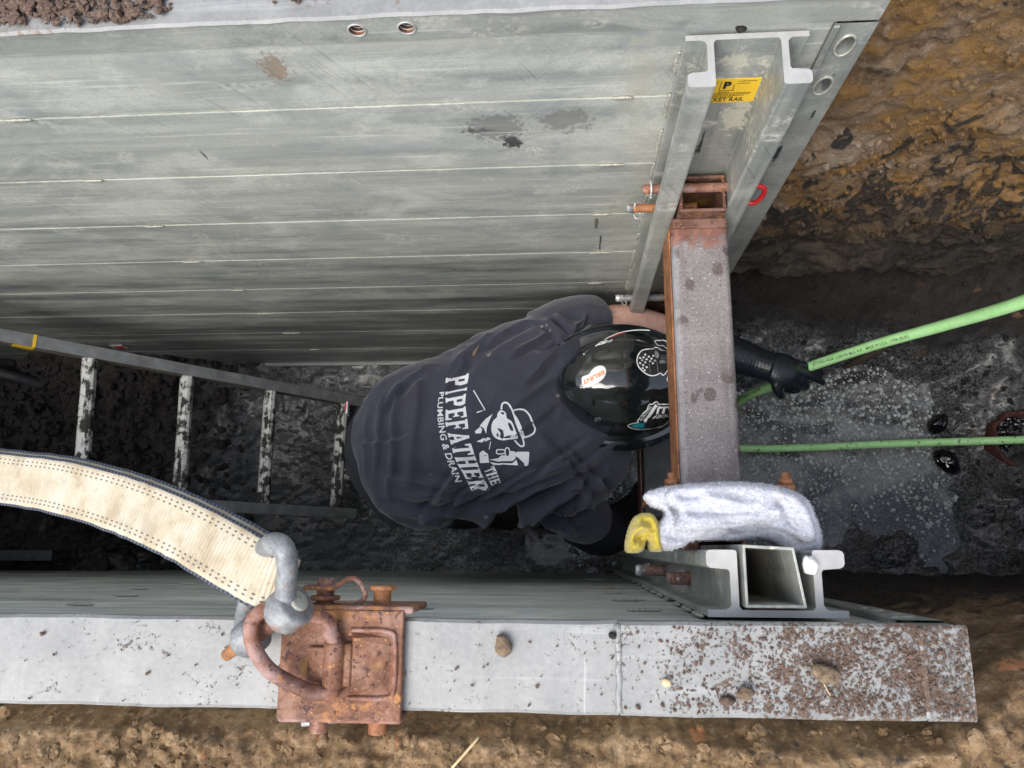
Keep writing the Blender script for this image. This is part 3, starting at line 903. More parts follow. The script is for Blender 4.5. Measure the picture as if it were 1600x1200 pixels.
def holed_face(m, x0, x1, z0, z1, y, ny, holes, depth, mi=0, mi_in=1):
    """flat face in the plane Y=y (normal towards ny), with round holes (cx, cz, rx, rz) that go in 'depth'"""
    holes = sorted(holes)
    seg = 20
    def quad(a, b, c, d):
        m.add([(a[0], y, a[1]), (b[0], y, b[1]), (c[0], y, c[1]), (d[0], y, d[1])], [(0, 1, 2, 3) if ny < 0 else (3, 2, 1, 0)], mi)
    cur = x0
    for cx, cz, rx, rz in holes:
        hx = rx * 1.45
        quad((cur, z0), (cx - hx, z0), (cx - hx, z1), (cur, z1))
        sq = []; ci = []
        for k in range(seg):
            t = 2 * math.pi * (k + .5) / seg; c, s = math.cos(t), math.sin(t)
            mx = max(abs(c), abs(s)); px, pz = c / mx, s / mx
            sq.append((cx + px * hx, (z1 - cz) * pz + cz if pz > 0 else cz + (cz - z0) * pz)); ci.append((cx + c * rx, cz + s * rz))
        V = [(a, y, b) for a, b in sq] + [(a, y, b) for a, b in ci] + [(a, y - ny * depth, b) for a, b in ci]
        F1 = []; F2 = []
        for k in range(seg):
            l = (k + 1) % seg
            F1.append((k, l, seg + l, seg + k) if ny < 0 else (k, seg + k, seg + l, l))
            F2.append((seg + k, seg + l, 2 * seg + l, 2 * seg + k) if ny < 0 else (seg + k, 2 * seg + k, 2 * seg + l, seg + l))
        m.add(V, F1 + F2, mi)
        for i in range(seg): m.mi[-1 - i] = mi_in
        # fill square corners
        for sx, sz in ((1, 1), (-1, 1), (-1, -1), (1, -1)):
            pass
        cur = cx + hx
    quad((cur, z0), (x1, z0), (x1, z1), (cur, z1))

def bead(m, p, length, axis='x', r=.006, n=None):
    """one stitch weld: a row of overlapping ripples"""
    n = n or max(3, int(length / .006))
    for i in range(n):
        t = (i / (n - 1) - .5) * length
        c = list(p); c['xyz'.index(axis)] += t
        k = 1 - .35 * abs(2 * i / (n - 1) - 1) ** 3
        m.ball(c, r * k * random.uniform(.9, 1.1), 1, 1.0, .55, .9)

RAIL = [(0, 0), (0, .008), (.020, .008), (.0245, .010), (.027, .014), (.027, .050), (.025, .053), (.006, .0545), (.002, .0565), (.0008, .060), (.0008, .070), (.002, .0735), (.006, .075),
        (.032, .075), (.035, .0742), (.036, .072), (.036, .012), (.039, .008), (.118, .008), (.121, .012), (.121, .072), (.122, .0742), (.125, .075),
        (.151, .075), (.155, .0735), (.1565, .070), (.1565, .060), (.155, .0565), (.151, .0545), (.132, .053), (.130, .050), (.130, .014), (.1325, .010), (.137, .008), (.157, .008), (.157, 0)]

def make_panel(near):
    s = 1 if near else -1           # inner face normal direction in Y
    y0 = 0.0 if near else W
    zt = 0.0 if near else ZF
    xr = XN if near else XF
    npl = 10 if near else 9
    lab = ('grey aluminium trench panel in front, its white top edge spattered with soil' if near else
           'tall grey aluminium trench panel behind the worker, with scratched horizontal planks')
    t = thing('trench_panel', lab, 'trench panel', (-.8, y0 - s * TH / 2, zt - npl * PITCH), 'aluminium panels lining the trench')
    pr = xr - .052                  # planks stop at the end post
    ya, yb = sorted((y0 - s * .0015, y0 - s * (TH - .002)))
    # topmost plank sits under the top beam
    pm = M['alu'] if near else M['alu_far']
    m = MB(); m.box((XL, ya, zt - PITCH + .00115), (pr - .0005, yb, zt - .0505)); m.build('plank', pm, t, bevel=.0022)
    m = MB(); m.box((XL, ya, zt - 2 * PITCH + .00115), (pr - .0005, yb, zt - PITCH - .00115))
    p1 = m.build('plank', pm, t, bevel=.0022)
    for k in range(2, npl): inst(p1, t, (0, 0, -PITCH * (k - 1)))
    m = MB(); yy = sorted((y0 - s * .0022, y0 - s * .02))
    m.box((XL, yy[0], zt - PITCH - (.003 if near else .0011)), (pr - .003, yy[1], zt - PITCH + (.003 if near else .0011)))
    s1 = m.build('seam', M['seam'], t)
    for k in range(2, npl): inst(s1, t, (0, 0, -PITCH * (k - 1)))
    # top beam with bolt holes
    m = MB()
    holes = [] if near else [(-.265, .009, .0105, .0105), (-.200, .009, .0105, .0105), (-1.2, .009, .0105, .0105)]
    zb = zt - .0495
    yf, yk = y0 + s * .0015, y0 - s * (TH - .001)
    holed_face(m, XL, xr, zb, zt - .004, yf, s, holes, .045)
    for q in ([(XL, yf, zb), (XL, yk, zb), (xr, yk, zb), (xr, yf, zb)], [(xr, yf, zb), (xr, yk, zb), (xr, yk, zt - .004), (xr, yf, zt - .004)],
              [(XL, yk, zb), (XL, yk, zt - .004), (xr, yk, zt - .004), (xr, yk, zb)], [(XL, yf, zb), (XL, yf, zt - .004), (XL, yk, zt - .004), (XL, yk, zb)]):
        m.add(q, [(0, 1, 2, 3)])
    m.build('top_beam', [M['alu_beam'], M['rust_pale']], t)
    for cx, cz, rx, rz in holes:
        m = MB(); c = [(cx + (rx + .0008) * math.cos(a), yf + s * .0004, cz + (rz + .0008) * math.sin(a)) for a in np.linspace(0, 2 * math.pi, 25)[:-1]]
        m.tube(c, .0013, 6, closed=True)
        for j in range(1, 5):
            m.tube([(x, y - s * .006 * j, cz + (z - cz) * .93) for x, y, z in c], .0012, 5, closed=True)
        m.build('bolt_socket', M['cut'], t, True)
    # top plate in lengths
    yt = sorted((y0 + s * .004, y0 - s * (TH + .002)))
    cuts = [XL, .052 if near else -.9, pr + .004, xr + .001]
    for i in range(3):
        wavy_plate('top_plate', cuts[i] + .0006, cuts[i + 1] - .0006, yt[0], yt[1], zt - .0035, zt + (.0 if i != 1 else .0012), M['top_near'] if near else M['top_far'], t, .0018 if near else .0022, seed=i + (3 if near else 0))
    # end post with lifting slots
    m = MB()
    z0, z1 = zt - npl * PITCH, zb - .0005
    ye = y0 + s * .004
    hl = [(.371, -.060 if not near else -.10, .011, .020), (.371, -.150 if not near else -.19, .011, .020)]
    # slots run along z: build the face rotated (swap x and z roles by making two stacked cells)
    zc = z1; segs = 20
    for cx, cz, rx, rz in hl:
        zz0, zz1 = cz - .032, cz + .032
        if near: cx = pr + .026
        m.add([(pr, ye, zz1), (xr, ye, zz1), (xr, ye, zc), (pr, ye, zc)], [(0, 1, 2, 3) if s < 0 else (3, 2, 1, 0)])
        holed_face(m, pr, xr, zz0, zz1, ye, s, [(cx, cz, rx, rz)], .05, 0, 0)
        zc = zz0
    m.add([(pr, ye, z0), (xr, ye, z0), (xr, ye, zc), (pr, ye, zc)], [(0, 1, 2, 3) if s < 0 else (3, 2, 1, 0)])
    yk = y0 - s * TH
    m.add([(xr, ye, z0), (xr, yk, z0), (xr, yk, z1), (xr, ye, z1)], [(0, 1, 2, 3)])
    m.add([(pr, ye, z0), (pr, yk, z0), (pr, yk, z1), (pr, ye, z1)], [(0, 1, 2, 3)])
    m.add([(pr, yk, z0), (xr, yk, z0), (xr, yk, z1), (pr, yk, z1)], [(0, 1, 2, 3)])
    m.add([(pr, ye - s * .052, z0), (xr, ye - s * .052, z0), (xr, ye - s * .052, z1), (pr, ye - s * .052, z1)], [(0, 1, 2, 3)])
    m.build('end_post', [M['alu_end'], M['alu_end']], t)
    for cx, cz, rx, rz in hl:
        if near: cx = pr + .026
        m = MB(); m.tube([(cx + (rx + .001) * math.cos(a), ye + s * .0006, cz + (rz + .001) * math.sin(a)) for a in np.linspace(0, 2 * math.pi, 25)[:-1]], .0022, 6, closed=True)
        m.build('slot_rim', M['weld'], t, True)
    m = MB(); a, b = sorted((ye, ye + s * .004))
    m.box((pr - .003, a, z0), (pr + .005, b, z1 - .002)); m.build('post_ridge', M['alu_end'], t, bevel=.0015)
    # bottom shoe
    m = MB(); a, b = sorted((y0 + s * .010, y0 - s * .02)); m.box((XL, a, z0 - .018), (xr, b, z0 + .012)); m.build('bottom_channel', M['alu_beam'], t, bevel=.003)
    # pocket rail welded to the face
    m = MB(); zr = ZRN if near else ZRF
    poly = [(RX + u, y0 + s * (v + .0045)) for u, v in RAIL]
    if s > 0: poly = poly[::-1]
    n = len(poly); zbot = zt - npl * PITCH + .05
    V = [(x, y, zbot) for x, y in poly] + [(x, y, zr) for x, y in poly]
    F = [(i, (i + 1) % n, n + (i + 1) % n, n + i) for i in range(n)]
    m.add(V, F, 0); m.add([(x, y, zr) for x, y in poly], [tuple(range(n))], 1)
    rail = m.build('pocket_rail', [M['alu_rail'], M['cut']], t, bevel=.001)
    k = 0; wn_ = []
    z = zr - .06
    while z > zbot + .05:
        for u, dx in ((0, -.002),):
            m = MB(); bead(m, (RX + u + dx, y0 + s * .003, z), random.uniform(.03, .075), 'z', .0052, 14); m.build('weld_bead', M['weld'], rail, True)
        z -= PITCH / 2 + random.uniform(-.02, .02)
    # stitch welds on the plank joints
    if near: spots = [(U(x, y, Y=0)) for x, y in [(150, 936), (262, 916), (180, 924), (560, 912), (1010, 957), (985, 941), (960, 928), (945, 917), (930, 908), (640, 955), (100, 948)]]
    else: spots = [U(x, y, Y=W) for x, y in [(30, 190), (972, 156), (146, 283), (955, 258), (243, 355), (940, 336), (302, 410), (938, 396), (372, 453), (930, 440), (415, 489), (452, 518), (490, 545)]]
    for p in spots:
        k = round((zt - p.z) / PITCH)
        if k < 1 or k >= npl: continue
        m = MB(); bead(m, (p.x, y0 + s * .0006, zt - k * PITCH), random.uniform(.026, .05), 'x', .0050, 11); m.build('stitch_weld', M['weld'], t, True)
    return t, rail
far_panel, far_rail = make_panel(False)
near_panel, near_rail = make_panel(True)
# raised weld scar across the near top plate, and end cap joint
for x in (.052, XN - .048):
    m = MB(); 
    pts = [(x + random.uniform(-.001, .001), y, .0012 + random.uniform(-.0004, .0004)) for y in np.linspace(-.088, .001, 14)]
    m.tube(pts, [random.uniform(.0028, .0042) for _ in pts], 8, flat=.45, up=(0, 0, 1)); m.build('weld_bead', M['top_near'], near_panel, True)

# ------------------------------------------------------------------ text and decals
def text_mesh(s, size=1.0, bold=0.0, shear=0.0, space=1.0):
    """glyph outlines of Blender's own font as triangles, in a box of height about 'size'"""
    cu = bpy.data.curves.new('t', 'FONT'); cu.body = s; cu.size = size; cu.offset = bold; cu.shear = shear; cu.space_character = space
    cu.resolution_u = 3
    o = bpy.data.objects.new('t', cu); COL.objects.link(o)
    dg = bpy.context.evaluated_depsgraph_get(); dg.update()
    me = bpy.data.meshes.new_from_object(o.evaluated_get(dg))
    V = [tuple(v.co[:2]) for v in me.vertices]; F = [tuple(p.vertices) for p in me.polygons]
    bpy.data.objects.remove(o); bpy.data.curves.remove(cu); bpy.data.meshes.remove(me)
    return V, F

def subdiv2d(V, F, maxlen):
    bm = bmesh.new()
    vs = [bm.verts.new((x, y, 0)) for x, y in V]
    for f in F:
        try: bm.faces.new([vs[i] for i in f])
        except ValueError: pass
    bmesh.ops.triangulate(bm, faces=bm.faces[:])
    for _ in range(6):
        e = [e for e in bm.edges if e.calc_length() > maxlen]
        if not e: break
        bmesh.ops.subdivide_edges(bm, edges=e, cuts=1)
        bmesh.ops.triangulate(bm, faces=bm.faces[:])
    bm.verts.index_update()
    V = [tuple(v.co[:2]) for v in bm.verts]; F = [tuple(v.index for v in f.verts) for f in bm.faces]
    bm.free()
    return V, F

def stroke2d(pts, w, closed=False):
    """outline stroke as quads"""
    P = [Vector((x, y)) for x, y in pts]; n = len(P); V = []; F = []
    for i in range(n):
        a = P[i - 1] if (i > 0 or closed) else P[i]; b = P[(i + 1) % n] if (i < n - 1 or closed) else P[i]
        d = (b - a).normalized(); q = Vector((-d.y, d.x)) * w / 2
        V += [tuple(P[i] + q), tuple(P[i] - q)]
    for i in range(n if closed else n - 1):
        j = (i + 1) % n; F.append((2 * i, 2 * i + 1, 2 * j + 1, 2 * j))
    return V, F

def smooth2d(pts, n=5, closed=True):
    return [(p.x, p.y) for p in crom([Vector((x, y, 0)) for x, y in pts], n, closed)]

def fit_box(V, w=1.0, h=1.0):
    xs = [v[0] for v in V]; ys = [v[1] for v in V]
    a, b, c, d = min(xs), max(xs), min(ys), max(ys)
    return [((x - a) / (b - a) * w, (y - c) / (d - c) * h) for x, y in V]

class Decals:
    """vinyl / print lying on a curved surface, found by casting onto it"""
    def __init__(self, bvh): self.bvh = bvh; self.layer = 0
    def put(self, name, V, F, mat, parent, off=.0008, maxpx=4.0, label=None):
        V, F = subdiv2d(V, F, maxpx)
        P = []; ok = []
        self.layer += 1
        for x, y in V:
            hit, nrm, i, d = self.bvh.ray_cast(CAM_C, ray(x, y).normalized())
            ok.append(hit is not None)
            if hit is not None and nrm.dot(CAM_C - hit) < 0: nrm = -nrm
            P.append(hit + nrm * (off + .00006 * self.layer) if hit is not None else Vector((0, 0, 0)))
        F = [f for f in F if all(ok[i] for i in f)]
        F = [f for f in F if max((P[f[0]] - P[f[1]]).length, (P[f[1]] - P[f[2]]).length, (P[f[2]] - P[f[0]]).length) < .03]
        # face the surface outward (towards the opening)
        G = []
        for f in F:
            a, b, c = (P[i] for i in f)
            G.append(f if (b - a).cross(c - a).dot(CAM_C - a) > 0 else f[::-1])
        m = MB(); m.add(P, G)
        used = sorted({i for f in G for i in f}); mp = {i: k for k, i in enumerate(used)}
        m.v = [m.v[i] for i in used]; m.f = [tuple(mp[i] for i in f) for f in m.f]
        o = m.build(name, mat, parent, True)
        if label: o['label'] = label
        return o

# slab serif capitals for the shirt: polygons in a unit box, y up
def slab(ch):
    S = .13; w = .26
    R = lambda a, b, c, d: [(a, c), (b, c), (b, d), (a, d)]
    fl = lambda x0, x1, y, up: [(x0, y), (x1, y), (x1 - .05, y + .09 * up), (x0 + .05, y + .09 * up)]
    def stem(x): return [R(x, x + w, .0, 1.0)]
    def foot(x, y, up): return [[(x - .10, y), (x + w + .10, y), (x + w + .06, y + .10 * up), (x - .06, y + .10 * up)] if up > 0 else [(x - .06, y + .10 * up), (x + w + .06, y + .10 * up), (x + w + .10, y), (x - .10, y)]]
    P = []
    if ch == 'I': P = [R(.37, .63, .1, .9)] + foot(.37, 0, 1) + foot(.37, 1, -1)
    elif ch == 'P': P = [R(.14, .40, .1, .9)] + foot(.14, 0, 1) + [[(.02, 1), (.05, .88), (.40, .88), (.40, 1)], [(.40, 1), (.40, .84), (.62, .84), (.86, .98)], [(.62, .84), (.62, .56), (.92, .60), (.96, .72), (.94, .88), (.86, .98)], [(.40, .56), (.40, .40), (.80, .42), (.92, .60), (.62, .56)]]
    elif ch in 'EF':
        P = [R(.14, .42, .1, .9)] + [[(.02, 1), (.06, .9), (.42, .9), (.42, 1)], [(.42, 1), (.42, .86), (.78, .86), (.84, .72), (.93, .72), (.93, 1)], [(.42, .58), (.42, .44), (.66, .44), (.70, .36), (.78, .36), (.78, .66), (.70, .66), (.66, .58)]]
        P += [[(.06, .1), (.02, 0), (.42, 0), (.42, .1)], [(.42, .14), (.42, 0), (.97, 0), (.97, .30), (.88, .30), (.80, .14)]] if ch == 'E' else foot(.14, 0, 1)
    elif ch == 'A': P = [[(.10, .1), (.30, .1), (.55, .80), (.42, 1)], [(.42, 1), (.50, .72), (.64, .1), (.92, .1), (.62, 1)], [(.30, .24), (.62, .24), (.59, .38), (.35, .38)], [(0, 0), (.38, 0), (.34, .1), (.04, .1)], [(.56, 0), (1.0, 0), (.97, .1), (.59, .1)]]
    elif ch == 'T': P = [R(.36, .64, .1, .86)] + foot(.36, 0, 1) + [[(.02, .68), (.11, .68), (.20, .86), (.80, .86), (.89, .68), (.98, .68), (.98, 1), (.02, 1)]]
    elif ch == 'H': P = [R(.08, .36, .1, .9), R(.64, .92, .1, .9), R(.36, .64, .43, .57)] + [[(0, 0), (.44, 0), (.40, .1), (.04, .1)], [(.56, 0), (1, 0), (.96, .1), (.60, .1)], [(.04, .9), (.40, .9), (.44, 1), (0, 1)], [(.60, .9), (.96, .9), (1, 1), (.56, 1)]]
    elif ch == 'R': P = slab('P')[:2] + slab('P')[2:] + [[(.48, .41), (.66, 0), (1.0, 0), (.98, .1), (.92, .12), (.78, .42)]]
    return P

def map_between(base, top, s, h):
    """s in 0..1 along, h in 0..1 from base curve to top curve"""
    def at(C):
        L = [0]
        for a, b in zip(C, C[1:]): L.append(L[-1] + math.dist(a, b))
        d = max(0, min(1, s)) * L[-1]
        for i in range(len(C) - 1):
            if d <= L[i + 1] + 1e-9:
                k = (d - L[i]) / (L[i + 1] - L[i]); return (C[i][0] + (C[i + 1][0] - C[i][0]) * k, C[i][1] + (C[i + 1][1] - C[i][1]) * k)
        return C[-1]
    a, b = at(base), at(top)
    return (a[0] + (b[0] - a[0]) * h, a[1] + (b[1] - a[1]) * h)

def smooth_line(C): return smooth2d(C, 6, False)

# rail sticker (flat print on the back wall of the pocket)
def make_rail_sticker():
    y = W - .0045 - .008
    a, b, c = U(1108, 124, Y=y), U(1183, 121, Y=y), U(1165, 158, Y=y)
    x0, x1, z1, z0 = .1955, .2765, (a.z + b.z) / 2, c.z
    m = MB(); m.box((x0, y - .0007, z0), (x1, y - .0001, z1)); st = m.build('sticker', M['yellow'], far_rail)
    w, h = x1 - x0, z1 - z0
    V = []; F = []
    def put(v, f, px, pz, sx, sz):
        v = fit_box(v); k = len(V)
        V.extend((px + x * sx, pz + zz * sz) for x, zz in v); F.extend(tuple(i + k for i in q) for q in f)
    put(*text_mesh('POCKET RAIL', 1, .02), .02, .05, .80, .17)
    put(*text_mesh('P', 1, .06), .38, .60, .13, .30)
    for (bx, bz, bw, bh) in [(.32, .52, .012, .42), (.32, .52, .26, .02), (.56, .52, .012, .25)]:
        put([(0, 0), (1, 0), (1, 1), (0, 1)], [(0, 1, 2, 3)], bx, bz, bw, bh)
    r = random.Random(3)
    for row, (za, xa, xb) in enumerate([(.88, .12, .28), (.80, .12, .27), (.89, .62, .92), (.80, .60, .82), (.40, .08, .90), (.345, .06, .86), (.29, .06, .80), (.235, .12, .58), (.45, .32, .50)]):
        x = xa
        while x < xb:
            l = r.uniform(.015, .05); put([(0, 0), (1, 0), (1, 1), (0, 1)], [(0, 1, 2, 3)], x, za, l, .026); x += l + .011
    m = MB(); m.add([(x0 + x * w, y - .0011, z0 + z * h) for x, z in V], F); 
    o = m.build('sticker_print', M['ink'], far_rail)
    st['label'] = 'yellow warning sticker reading POCKET RAIL'
make_rail_sticker()

# ------------------------------------------------------------------ cross braces between the rails
def make_brace(zt, lab, upper):
    x0, x1 = .1845, .2835; h = .10
    t = thing('cross_brace', lab, 'brace', ((x0 + x1) / 2, .38, zt - h), 'steel braces spanning the trench')
    ya, yb = (.166, .648) if upper else (.150, .648)
    m = MB(); m.box((x0, ya, zt - h), (x1, yb, zt)); m.build('tube', M['strut'] if upper else M['dark_steel'], t, bevel=.011, bsegs=4)  # lower tube gets a darker colour to stand for shade
    m = MB(); m.box((x0 - .0035, ya + .005, zt - h + .01), (x0 - .0005, yb - .02, zt - .008)); m.build('side_plate', M['rust_orange'] if upper else M['rust'], t, bevel=.001)
    # far shoe: open steel box that drops into the rail pocket
    zc = zt + .03; w = .006
    def shoe(y0, y1, rx0, rx1):
        m = MB()
        a, b = rx0, rx1
        m.box((a, y0, zt - h - .03), (b, y0 + w, zc)); m.box((a, y1 - w, zt - h - .03), (b, y1, zc))
        m.box((a, y0 + w, zt - h - .03), (a + w, y1 - w, zc)); m.box((b - w, y0 + w, zt - h - .03), (b, y1 - w, zc))
        m.box((a + w, y0 + w, zt - h - .03), (b - w, y1 - w, zt - h))
        return m
    shoe(.645, .712, .197, .276).build('end_shoe', M['rust_dark'], t, bevel=.002)
    shoe(.018, .098, .197, .276).build('end_shoe', M['rust'], t, bevel=.002)
    m = MB(); m.box((x0 + .002, .626, zt - h - .002), (x1 - .002, .6445, zt + .004)); m.build('collar', M['rust_dark'], t, bevel=.003)
    if upper:
        # flange with two bolts at the near end
        m = MB(); fa, fb = U(1045, 757, z=-.145), U(1243, 760, z=-.145); m.box((fa.x, fa.y - .010, zt - h - .02), (fb.x, fa.y, -.145)); m.build('flange_plate', M['rust_orange'], t, bevel=.002)
        for x in (fa.x + .006, fb.x - .008):
            m = MB(); m.cyl((x, fa.y - .02, -.158), (x, fa.y + .016, -.158), .0055, 14); m.cyl((x, fa.y + .0005, -.158), (x, fa.y + .008, -.158), .0095, 6)
            m.build('bolt', M['rust_orange'], t, True)
        m = MB(); m.cyl((.235, .098, zt - .05), (.235, .150, zt - .05), .032, 20); m.build('screw', M['rust'], t, True)
    else:
        m = MB(); m.cyl((.235, .098, zt - .05), (.235, .150, zt - .05), .032, 20); m.build('screw', M['rust'], t, True)
    return t
make_brace(-.405, 'upper steel brace, speckled grey with rusty orange side, above the hard hat', True)
make_brace(-1.06, 'lower steel brace, coloured dark for shade, half hidden beneath the black hard hat', False)

# ------------------------------------------------------------------ locking pins through the rails
def clip_wire(m, c, r=.012, w=.0016, axis='x'):
    pts = []
    for a in np.linspace(-.6, 2 * math.pi - 1.1, 18):
        pts.append((c[0] + random.uniform(-.0003, .0003), c[1] + r * .8 * math.cos(a), c[2] + r * math.sin(a)))
    m.tube(pts, w, 6)

def make_pin(name, lab, xa, xb, y, z, r, mat, tipmat, clip, handle=False, clipdir=-1):
    t = thing(name, lab, 'pin', ((xa + xb) / 2, y, z), 'pins locking the braces into the rails')
    m = MB(); m.cyl((xa + .012, y, z), (xb, y, z), r, 18); m.tube([(xa, y, z), (xa + .004, y, z), (xa + .012, y, z)], [r * .72, r * .95, r], 18)
    m.build('shaft', mat, t, True, bevel=.001)
    if tipmat:
        m = MB(); m.tube([(xa - .0005, y, z), (xa + .003, y, z), (xa + .013, y, z)], [r * .8, r * 1.04, r * 1.06], 18); m.build('tip', tipmat, t, True)
    m = MB()
    cx = xa + .015
    if clip == 'ring':
        m.tube([(cx, y + (r + .005) * math.cos(a), z + (r + .005) * math.sin(a)) for a in np.linspace(0, 2 * math.pi, 21)[:-1]], .0016, 6, closed=True)
        m.cyl((cx, y - r - .008, z - .002), (cx, y + r + .008, z + .002), .0016, 6)
    else:
        m.cyl((cx, y, z - r - .014), (cx, y, z + r + .012), .0018, 8)
        m.tube(crom([(cx, y, z - r - .013), (cx + .006, y + clipdir * .008, z - r - .02), (cx + .012, y + clipdir * .012, z - r - .006), (cx + .010, y + clipdir * .010, z + .002)], 5), .0016, 6)
    m.build('retaining_clip', M['zinc'], t, True)
    if handle:
        hx = xb
        m = MB()
        P = [(hx - .004, y, z), (hx + .010, y, z + .002), (hx + .026, y - .002, z - .006), (hx + .028, y - .004, z - .03), (hx + .020, y - .006, z - .052), (hx + .002, y - .004, z - .055)]
        m.tube(crom(P, 6), .0042, 10); m.build('handle', M['red'], t, True)
    return t
p = U(1003, 296, Y=.69); make_pin('locking_pin', 'rusty locking pin with red looped handle, uppermost in the far rail', p.x, .318, .69, p.z, .0082, M['rust'], None, 'ring', True)
p = U(978, 326, Y=.69); make_pin('locking_pin', 'rusty locking pin with pale galvanised tip, beside the far rail', p.x, .24, .69, p.z, .0080, M['rust_orange'], M['galv'], 'pin')
p = U(962, 466, Y=.69); make_pin('locking_pin', 'pale zinc locking pin lowest on the far rail, by the worker\'s elbow', p.x, .30, .69, p.z, .0085, M['galv'], M['zinc'], 'pin')
p = U(1026, 904, X=.158); make_pin('locking_pin', 'rusty locking pin with steel clip in the near rail', .150, .30, .036, -.36, .0098, M['rust'], None, 'pin', clipdir=1)
p = U(975, 888, X=.125); make_pin('locking_pin', 'silver locking pin with hanging wire clip, under the yellow cloth', .128, .30, .040, -.66, .0100, M['rust'], M['zinc'], 'pin', clipdir=1)

# ------------------------------------------------------------------ aluminium spacer tube standing in the near pocket
def make_spacer():
    t = thing('spacer_tube', 'open square aluminium tube standing crooked inside the near pocket rail', 'tube', (.225, .05, -.36))
    a = [(.1985, .0155), (.2660, .0155), (.2560, .0825), (.1985, .0855)]
    c = np.mean(a, 0); ins = [tuple(c + (np.array(q) - c) * .90) for q in a]
    z0, z1 = -.335, -.048
    m = MB()
    V = [(x, y, z0) for x, y in a] + [(x, y, z1) for x, y in a] + [(x, y, z0) for x, y in ins] + [(x, y, z1) for x, y in ins]
    F = []
    for i in range(4):
        j = (i + 1) % 4
        F += [(i, j, 4 + j, 4 + i), (12 + i, 12 + j, 8 + j, 8 + i), (4 + i, 4 + j, 12 + j, 12 + i), (8 + i, 8 + j, j, i)]
    m.add(V, F); m.build('tube_wall', M['alu_rail'], t, bevel=.0008)
    m = MB(); m.ball((.276, .062, -.06), .011, 3, .75, 1.0, 1.2, .15)
    m.ball((.271, .064, -.055), .007, 2, .7, 1.4, .9)
    m.build('plastic_plug', M['plastic_white'], t, True)
make_spacer()

# ------------------------------------------------------------------ person
def section(xpx, yt, yb, z):
    a, b = U(xpx, yt, z=z), U(xpx, yb, z=z)
    return (a + b) / 2, (a - b).length / 2

def superring(c, ry, up, dn, n=40, e=2.7):
    P = []
    for k in range(n):
        t = 2 * math.pi * k / n; co, si = math.cos(t), math.sin(t)
        y = ry * math.copysign(abs(co) ** (2 / e), co); z = (up if si > 0 else dn) * math.copysign(abs(si) ** (2 / e), si)
        P.append((c.x, c.y + y, c.z + z))
    return P

person = thing('person', 'worker bent over in the trench wearing a dark blue printed T-shirt and black hard hat', 'person', (-.30, .33, -1.83))

